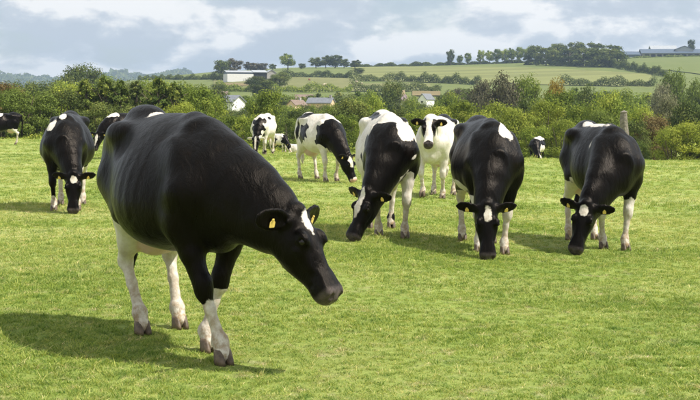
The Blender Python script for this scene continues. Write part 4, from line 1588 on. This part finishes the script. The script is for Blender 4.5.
    # ribs showing through the flank
    rm = sstep(-0.36, -0.22, v[:, 0]) * sstep(0.42, 0.25, v[:, 0]) * sstep(0.70, 0.85, v[:, 2]) * sstep(1.30, 1.15, v[:, 2]) * sstep(0.20, 0.28, np.abs(v[:, 1]))
    v[:, 1] *= 1 + 0.0035 * rm * np.sin((v[:, 0] + 0.18 * (v[:, 2] - 1.0)) * 2 * math.pi / 0.088)
    # coat: positive is white
    c = np.full(len(v), -0.30)
    legd = []
    for seg in leg_segs:
        dd = np.full(len(v), 9.0)
        for a, b, r1, r2 in seg:
            dd = np.minimum(dd, cone_d(v, a, b, r1, r2))
        legd.append(dd)
    hv = (v - P) @ H / hs
    ud = np.sqrt((((v - V3(-0.44, 0, 0.66)) / V3(0.24, 0.19, 0.18)) ** 2).sum(-1))
    # ragged outline so that patches are not ellipses
    rag = 0.035 * np.sin(v[:, 0] * 17 + 3 * np.sin(v[:, 2] * 9 + d)) + 0.03 * np.sin(v[:, 2] * 23 + v[:, 1] * 14 + 2 * d) + 0.02 * np.sin(v[:, 0] * 41 + v[:, 2] * 37 + d)
    for p in patches:
        kind, where = p[0], p[1]
        if where == "leg":
            _, _, i, zt = p
            f = np.where(legd[i] < 0.05, (zt - (v[:, 2])) + rag * 0.8, -0.3)
        elif where == "udder":
            f = (1 - ud) * 0.2
        elif where == "head":
            q3 = np.sqrt((((hv - np.array(p[2])) / np.array(p[3])) ** 2).sum(-1))
            f = (1 - q3) * min(p[3]) + rag * 0.18
        elif where == "below":     # everything under a height between two x
            f = np.minimum(p[2] - v[:, 2], np.minimum(v[:, 0] - p[3], p[4] - v[:, 0])) + rag * 0.6
        elif where == "band":      # a belt between two x
            f = np.minimum(v[:, 0] - p[2], p[3] - v[:, 0]) + rag
        else:
            q3 = np.sqrt((((v - np.array(p[2])) / np.array(p[3])) ** 2).sum(-1))
            f = (1 - q3) * min(p[3]) + rag * min(1.0, min(p[3]) * 4)
        f = np.clip(f, -0.3, 0.3)
        c = np.maximum(c, f) if kind == "W" else np.minimum(c, -f)
    # bare skin: muzzle, udder
    sk = sstep(0.47, 0.505, hv[:, 0]) * (np.abs(hv[:, 1]) < 0.13) * (hv[:, 2] > -0.30) * (hv[:, 2] < 0.06)
    sk = np.maximum(sk, 0.7 * sstep(1.0, 0.9, ud) * (v[:, 2] < 0.78))
    if muzzle_pink:
        c = np.where((sk > 0.3) & (hv[:, 0] > 0.4), 0.05, c)
    dirt = np.clip(1.0 - v[:, 2] / 0.62, 0, 1) * 0.95 + 0.12
    if lying:
        v = v - V3(0, 0, 0.60)
        v[:, 2] = np.where(v[:, 2] < 0, v[:, 2] * 0.03 - 0.01, v[:, 2])
    me = mesh_np("cow", v * scale, q, mat=M_HIDE)
    attr(me, "coat", c)
    attr(me, "skin", sk)
    attr(me, "dirt", dirt)
    cow = link("cow", me, loc=(bx, by, bz), rot=(0, 0, math.atan2(F2[1], F2[0])))
    tag(cow, label, "cow", group or "black and white cows grazing the pasture")
    for i, foot in enumerate(joints):
        h = link("hoof", ME_HOOF, cow, Vector(foot * scale), (0, R(28) if feet[i][2] > 0 else 0, 0), (scale,) * 3)
    HM = Matrix([[H[r][k] for k in range(3)] for r in range(3)])
    for s in (-1, 1):
        link("eye", ME_EYE, cow, Vector((hp(0.183, s * 0.105, -0.006) - V3(0, 0, 0.6 if lying else 0)) * scale), HM.to_euler(), (scale,) * 3)
    for j in (0, 1):
        if tags[j]:
            cpt, E, th_ = ear_pts[j]
            pos = cpt + E[:, 2] * (th_ + 0.001 if voxel >= 0.016 else 0.012) + E[:, 0] * 0.005
            zz = Vector((0, 0, 1))
            xx = Vector(E[:, 2])
            zz = (zz - xx * xx.dot(zz)).normalized()
            yy = zz.cross(xx)
            TM = Matrix((xx, yy, zz)).transposed()
            link("ear_tag", ME_TAG, cow, Vector(pos * scale), TM.to_euler(), (scale * .62,) * 3)
    return cow


STAND = [(0.56, -0.17, 0), (0.54, 0.17, 0), (-0.62, -0.17, 0), (-0.60, 0.17, 0)]

# the big cow in front
make_cow(0, 0, 29, "big all black cow standing closest to the camera, white shins, head lowered to the right",
         poll=(1.20, 0.24, 0.875), nose=(0.29, -0.19, -0.47), brow=(0.82, -0.49, 0.42),
         feet=[(0.82, -0.05, 0), (0.44, 0.02, 0), (-0.34, -0.12, 0), (-0.42, 0.17, 0)],
         patches=[("W", "leg", 0, 0.36), ("W", "leg", 1, 0.36), ("W", "leg", 2, 0.74), ("W", "leg", 3, 0.74), ("W", "udder"),
                  ("W", "b", (-0.32, 0, 0.58), (0.44, 0.36, 0.17)), ("W", "b", (-0.27, 0.05, 1.42), (0.075, 0.13, 0.035)),
                  ("W", "head", (0.07, 0.0, 0.04), (0.075, 0.046, 0.05)), ("W", "head", (0.115, 0.0, 0.04), (0.045, 0.02, 0.05)), ("W", "b", (0.72, 0.0, 0.68), (0.05, 0.04, 0.04))],
         voxel=0.0115, tags=(1, 1), base=(-1.08, 7.95), belly=1.01, sacrum=0.04, hs=0.94)
# left grazing cow
make_cow(68, 19.2, 8, "black cow grazing face on at the left, white heart shaped patch on its shoulder",
         poll=(1.12, 0.16, 0.55), nose=(0.02, -0.20, -0.55), brow=(0.1, -0.9, -0.30),
         feet=STAND, patches=[("W", "leg", 0, 0.25), ("W", "leg", 1, 0.62), ("W", "leg", 2, 0.55), ("W", "leg", 3, 0.6), ("W", "udder"),
                              ("W", "b", (0.44, -0.21, 1.26), (0.22, 0.10, 0.12)), ("W", "b", (0.52, -0.03, 1.40), (0.10, 0.05, 0.06)), ("W", "b", (0.1, -0.34, 0.72), (0.2, 0.14, 0.1)),
                              ("W", "head", (0.07, 0.01, 0.04), (0.06, 0.055, 0.05))], voxel=0.018, belly=0.95)
# far left edge
make_cow(2, 58, -72, "black cow with white legs cut off by the left edge of the photo",
         poll=(1.10, 0.0, 0.85), nose=(-0.4, -0.1, -0.5), brow=(-0.6, -0.3, 0.3), feet=STAND,
         patches=[("W", "leg", i, 0.72) for i in range(4)] + [("W", "udder"), ("W", "b", (0.12, 0.2, 1.38), (0.2, 0.3, 0.12))], voxel=0.026)
# half hidden cow behind the big one
make_cow(124, 40, -40, "black cow with a white topped shoulder, half hidden behind the big black cow",
         poll=(1.02, 0.0, 0.80), nose=(-0.1, -0.25, -0.5), brow=(-0.3, -0.9, 0.0), feet=STAND,
         patches=[("W", "leg", i, 0.6) for i in range(4)] + [("W", "udder"), ("W", "b", (0.48, 0, 1.40), (0.20, 0.3, 0.13)), ("W", "head", (0.2, 0.0, 0.02), (0.22, 0.04, 0.06))], voxel=0.024)
# far middle: three
make_cow(264, 45, -10, "white cow with a black chest grazing in the distance, face on",
         poll=(1.10, -0.02, 0.60), nose=(-0.02, -0.22, -0.5), brow=(-0.1, -0.9, -0.3), feet=STAND,
         patches=[("W", "b", (0, 0, 1.0), (2, 1, 1)), ("B", "b", (0.75, 0, 1.0), (0.5, 0.22, 0.36)), ("B", "b", (-0.2, -0.2, 1.4), (0.3, 0.14, 0.14)), ("B", "b", (0.2, 0.25, 1.36), (0.2, 0.08, 0.12)),
                  ("B", "head", (0.15, 0, -0.05), (0.3, 0.16, 0.2)), ("W", "head", (0.22, 0.0, 0.03), (0.25, 0.045, 0.06)), ("B", "leg", 1, 0.2)], voxel=0.024, belly=1.05)
FAR_COW = make_cow(279, 70, 50, "young white cow with black flank, tiny in the distance beside a lying white cow",
         poll=(1.10, 0.0, 0.62), nose=(0.15, -0.2, -0.5), brow=(0.7, -0.5, -0.1), feet=STAND,
         patches=[("W", "b", (-0.3, 0, 1.0), (0.9, 1, 1)), ("B", "b", (-0.1, -0.3, 0.95), (0.3, 0.2, 0.22)), ("W", "leg", 0, .7), ("W", "leg", 1, .7), ("W", "head", (0.45, 0, 0), (0.2, 0.1, 0.2))], voxel=0.03, scale=0.72)
make_cow(295.5, 71, 75, "white cow lying down on the grass far off, behind the cow grazing side on",
         poll=(0.98, 0.0, 1.12), nose=(0.4, -0.1, -0.4), brow=(0.5, -0.4, 0.6), feet=STAND,
         patches=[("W", "b", (0, 0, 1.0), (2, 1, 1.2)), ("W", "leg", 0, 2), ("W", "leg", 1, 2)], voxel=0.03, scale=0.6, lying=True)
# grazing side on
make_cow(320, 27.4, 27, "white cow with large black patches grazing side on, rump to the left",
         poll=(1.16, 0.12, 0.56), nose=(0.16, -0.12, -0.5), brow=(0.75, -0.50, 0.1),
         feet=[(0.62, -0.16, 0), (0.50, 0.16, 0), (-0.66, -0.16, 0), (-0.50, 0.17, 0)],
         patches=[("W", "b", (-0.1, 0, 1.0), (1.2, 1, 1.2)), ("B", "b", (0.66, 0, 1.0), (0.30, 0.5, 0.33)), ("B", "b", (1.0, 0, 0.8), (0.42, 0.4, 0.36)), ("W", "leg", 0, 0.72), ("W", "leg", 1, 0.72), ("B", "b", (-0.12, -0.4, 1.0), (0.27, 0.25, 0.25)),
                  ("B", "b", (-0.88, -0.05, 1.22), (0.16, 0.25, 0.28)), ("B", "b", (-0.45, -0.1, 1.38), (0.25, 0.2, 0.10)), ("B", "b", (-0.48, -0.3, 1.12), (0.07, 0.25, 0.2)),
                  ("B", "head", (0.15, 0, -0.05), (0.5, 0.25, 0.3)), ("W", "head", (0.13, -0.04, 0.03), (0.13, 0.06, 0.07)), ("W", "head", (0.53, 0, -0.06), (0.08, 0.1, 0.12)), ("W", "b", (0.99, -0.16, 0.95), (0.05, 0.06, 0.07))], voxel=0.018)
# black and white, head to the left
make_cow(387, 15.1, 4, "black and white cow grazing with its head swung to the left of its front feet",
         poll=(1.00, -0.33, 0.545), nose=(-0.22, -0.18, -0.50), brow=(-0.62, -0.72, -0.05),
         feet=[(0.46, -0.14, 0), (0.60, 0.15, 0), (-0.56, -0.17, 0), (-0.66, 0.12, 0)],
         patches=[("W", "b", (-0.2, 0, 1.0), (1.1, 1.0, 1.0)), ("B", "b", (0.62, -0.04, 1.00), (0.50, 0.34, 0.34)), ("B", "b", (0.35, 0.34, 0.88), (0.45, 0.2, 0.34)), ("B", "b", (0.95, -0.2, 0.8), (0.3, 0.3, 0.3)),
                  ("B", "b", (-0.3, -0.12, 1.42), (0.5, 0.06, 0.14)), ("B", "b", (-0.55, 0.2, 1.36), (0.3, 0.1, 0.12)), ("W", "b", (0.50, 0.17, 1.25), (0.30, 0.13, 0.19)), ("W", "b", (0.1, 0.1, 1.42), (0.4, 0.16, 0.10)),
                  ("W", "leg", 0, 0.66), ("W", "leg", 1, 0.62), ("B", "head", (0.15, 0, -0.05), (0.5, 0.25, 0.3)), ("W", "head", (0.16, -0.02, 0.03), (0.17, 0.045, 0.06))], voxel=0.0165, belly=0.90)
# white cow with its head up
make_cow(438, 22.6, -14, "mostly white cow with raised head facing us, black patches round both eyes",
         poll=(0.98, 0.02, 1.36), nose=(-0.04, -0.42, -0.40), brow=(-0.02, -0.72, 0.70),
         feet=[(0.68, -0.15, 0.05), (0.50, 0.17, 0), (-0.50, -0.17, 0), (-0.66, 0.17, 0)],
         patches=[("W", "b", (0, 0, 1.0), (2, 1, 1.2)), ("W", "head", (0.1, 0, 0), (0.9, 0.9, 0.9)), ("B", "head", (0.15, -0.105, -0.03), (0.22, 0.062, 0.13)), ("B", "head", (0.15, 0.105, -0.03), (0.22, 0.062, 0.13)), ("B", "head", (0.0, 0.2, -0.04), (0.1, 0.14, 0.1)), ("B", "head", (0.0, -0.2, -0.04), (0.1, 0.14, 0.1)),
                  ("B", "head", (0.55, 0, -0.05), (0.1, 0.1, 0.1)), ("B", "b", (-0.4, 0.1, 1.4), (0.25, 0.25, 0.14)), ("B", "b", (-0.1, 0.38, 0.95), (0.3, 0.2, 0.22)), ("B", "b", (-0.2, -0.38, 1.05), (0.25, 0.2, 0.25))],
         voxel=0.017, neck_ctrl=((0.72, 0.0, 1.42), (0.86, 0, 1.05)))
# black cow face on
make_cow(486, 14.1, 3, "black cow grazing face on with a white diamond on its forehead and white shoulder flash",
         poll=(1.10, -0.16, 0.54), nose=(0.0, -0.20, -0.52), brow=(0.02, -0.88, -0.36),
         feet=[(0.50, -0.15, 0), (0.56, 0.12, 0), (-0.62, -0.17, 0), (-0.58, 0.17, 0)],
         patches=[("W", "leg", 0, 0.62), ("W", "leg", 1, 0.54), ("W", "leg", 2, 0.6), ("W", "leg", 3, 0.6), ("W", "udder"), ("W", "b", (0.47, 0.105, 1.31), (0.26, 0.075, 0.12)), ("W", "b", (0.48, 0.15, 1.24), (0.22, 0.05, 0.08)), ("W", "b", (0.0, -0.36, 0.70), (0.3, 0.2, 0.10)),
                  ("W", "head", (0.10, 0.0, 0.04), (0.075, 0.055, 0.05))], voxel=0.0165, belly=0.94)
# tiny far right
make_cow(537, 66, -20, "small far off cow with a white back grazing in front of the hedge",
         poll=(1.05, 0.3, 0.60), nose=(0.3, -0.2, -0.5), brow=(0.6, -0.7, -0.1), feet=STAND,
         patches=[("W", "b", (-0.1, 0.05, 1.42), (0.7, 0.3, 0.18)), ("W", "leg", 0, 0.4), ("W", "leg", 1, 0.4), ("W", "head", (0.35, 0, 0), (0.3, 0.05, 0.15)), ("W", "b", (0.3, 0.3, 0.85), (.3, .2, .2))], voxel=0.028)
# right hand cow
make_cow(601, 15.0, 7, "black cow grazing at the right, white strip along its back and star on its forehead",
         poll=(1.02, -0.50, 0.55), nose=(-0.17, -0.20, -0.50), brow=(-0.40, -0.82, -0.22),
         feet=[(0.44, -0.10, 0), (0.66, 0.09, 0), (-0.56, -0.20, 0), (-0.62, 0.14, 0)],
         patches=[("W", "leg", 0, 0.56), ("W", "leg", 1, 0.56), ("W", "leg", 2, 0.75), ("W", "leg", 3, 0.66), ("W", "udder"), ("W", "b", (-0.12, -0.05, 1.42), (0.48, 0.06, 0.06)), ("W", "b", (0.36, -0.22, 1.20), (0.05, 0.04, 0.06)),
                  ("W", "head", (0.07, 0.0, 0.04), (0.06, 0.045, 0.05))], voxel=0.0165, belly=0.86)


# cattle far off on the hill: copies of the smallest cow's hide, in their own colours
M_CREAM = simple_mat("cream_hide", (0.62, 0.50, 0.36), 0.6, 0.15, 3)
M_RED = simple_mat("red_hide", (0.26, 0.09, 0.045), 0.6, 0.15, 3)
for px, row, mt, turn, lb in ((309.5, 82, M_RED, 70, "red brown cow far off on the pale meadow below the skyline"), (325, 87.5, M_CREAM, 200, "cream cow far off, alone near the lower hedge of the pale meadow"),
                              (356.5, 84.5, M_CREAM, 30, "cream cow at the corner of the hay field, the left one of two"), (361, 86.5, M_CREAM, 160, "cream cow at the corner of the hay field, the right one of two"),
                              (291, 76, M_CREAM, 100, "cream cow on the skyline meadow under the tallest lone tree")):
    d_ = depth_for(px, row)
    x_, y_ = pdir(px, d_)
    o_ = FAR_COW.copy()
    COL.objects.link(o_)
    o_.location = (x_, y_, gz(x_, y_) + .3)
    o_.rotation_euler = (0, 0, R(turn))
    o_.material_slots[0].link = "OBJECT"
    o_.material_slots[0].material = mt
    tag(o_, lb, "cow", "cattle dotted over the far hill meadows")
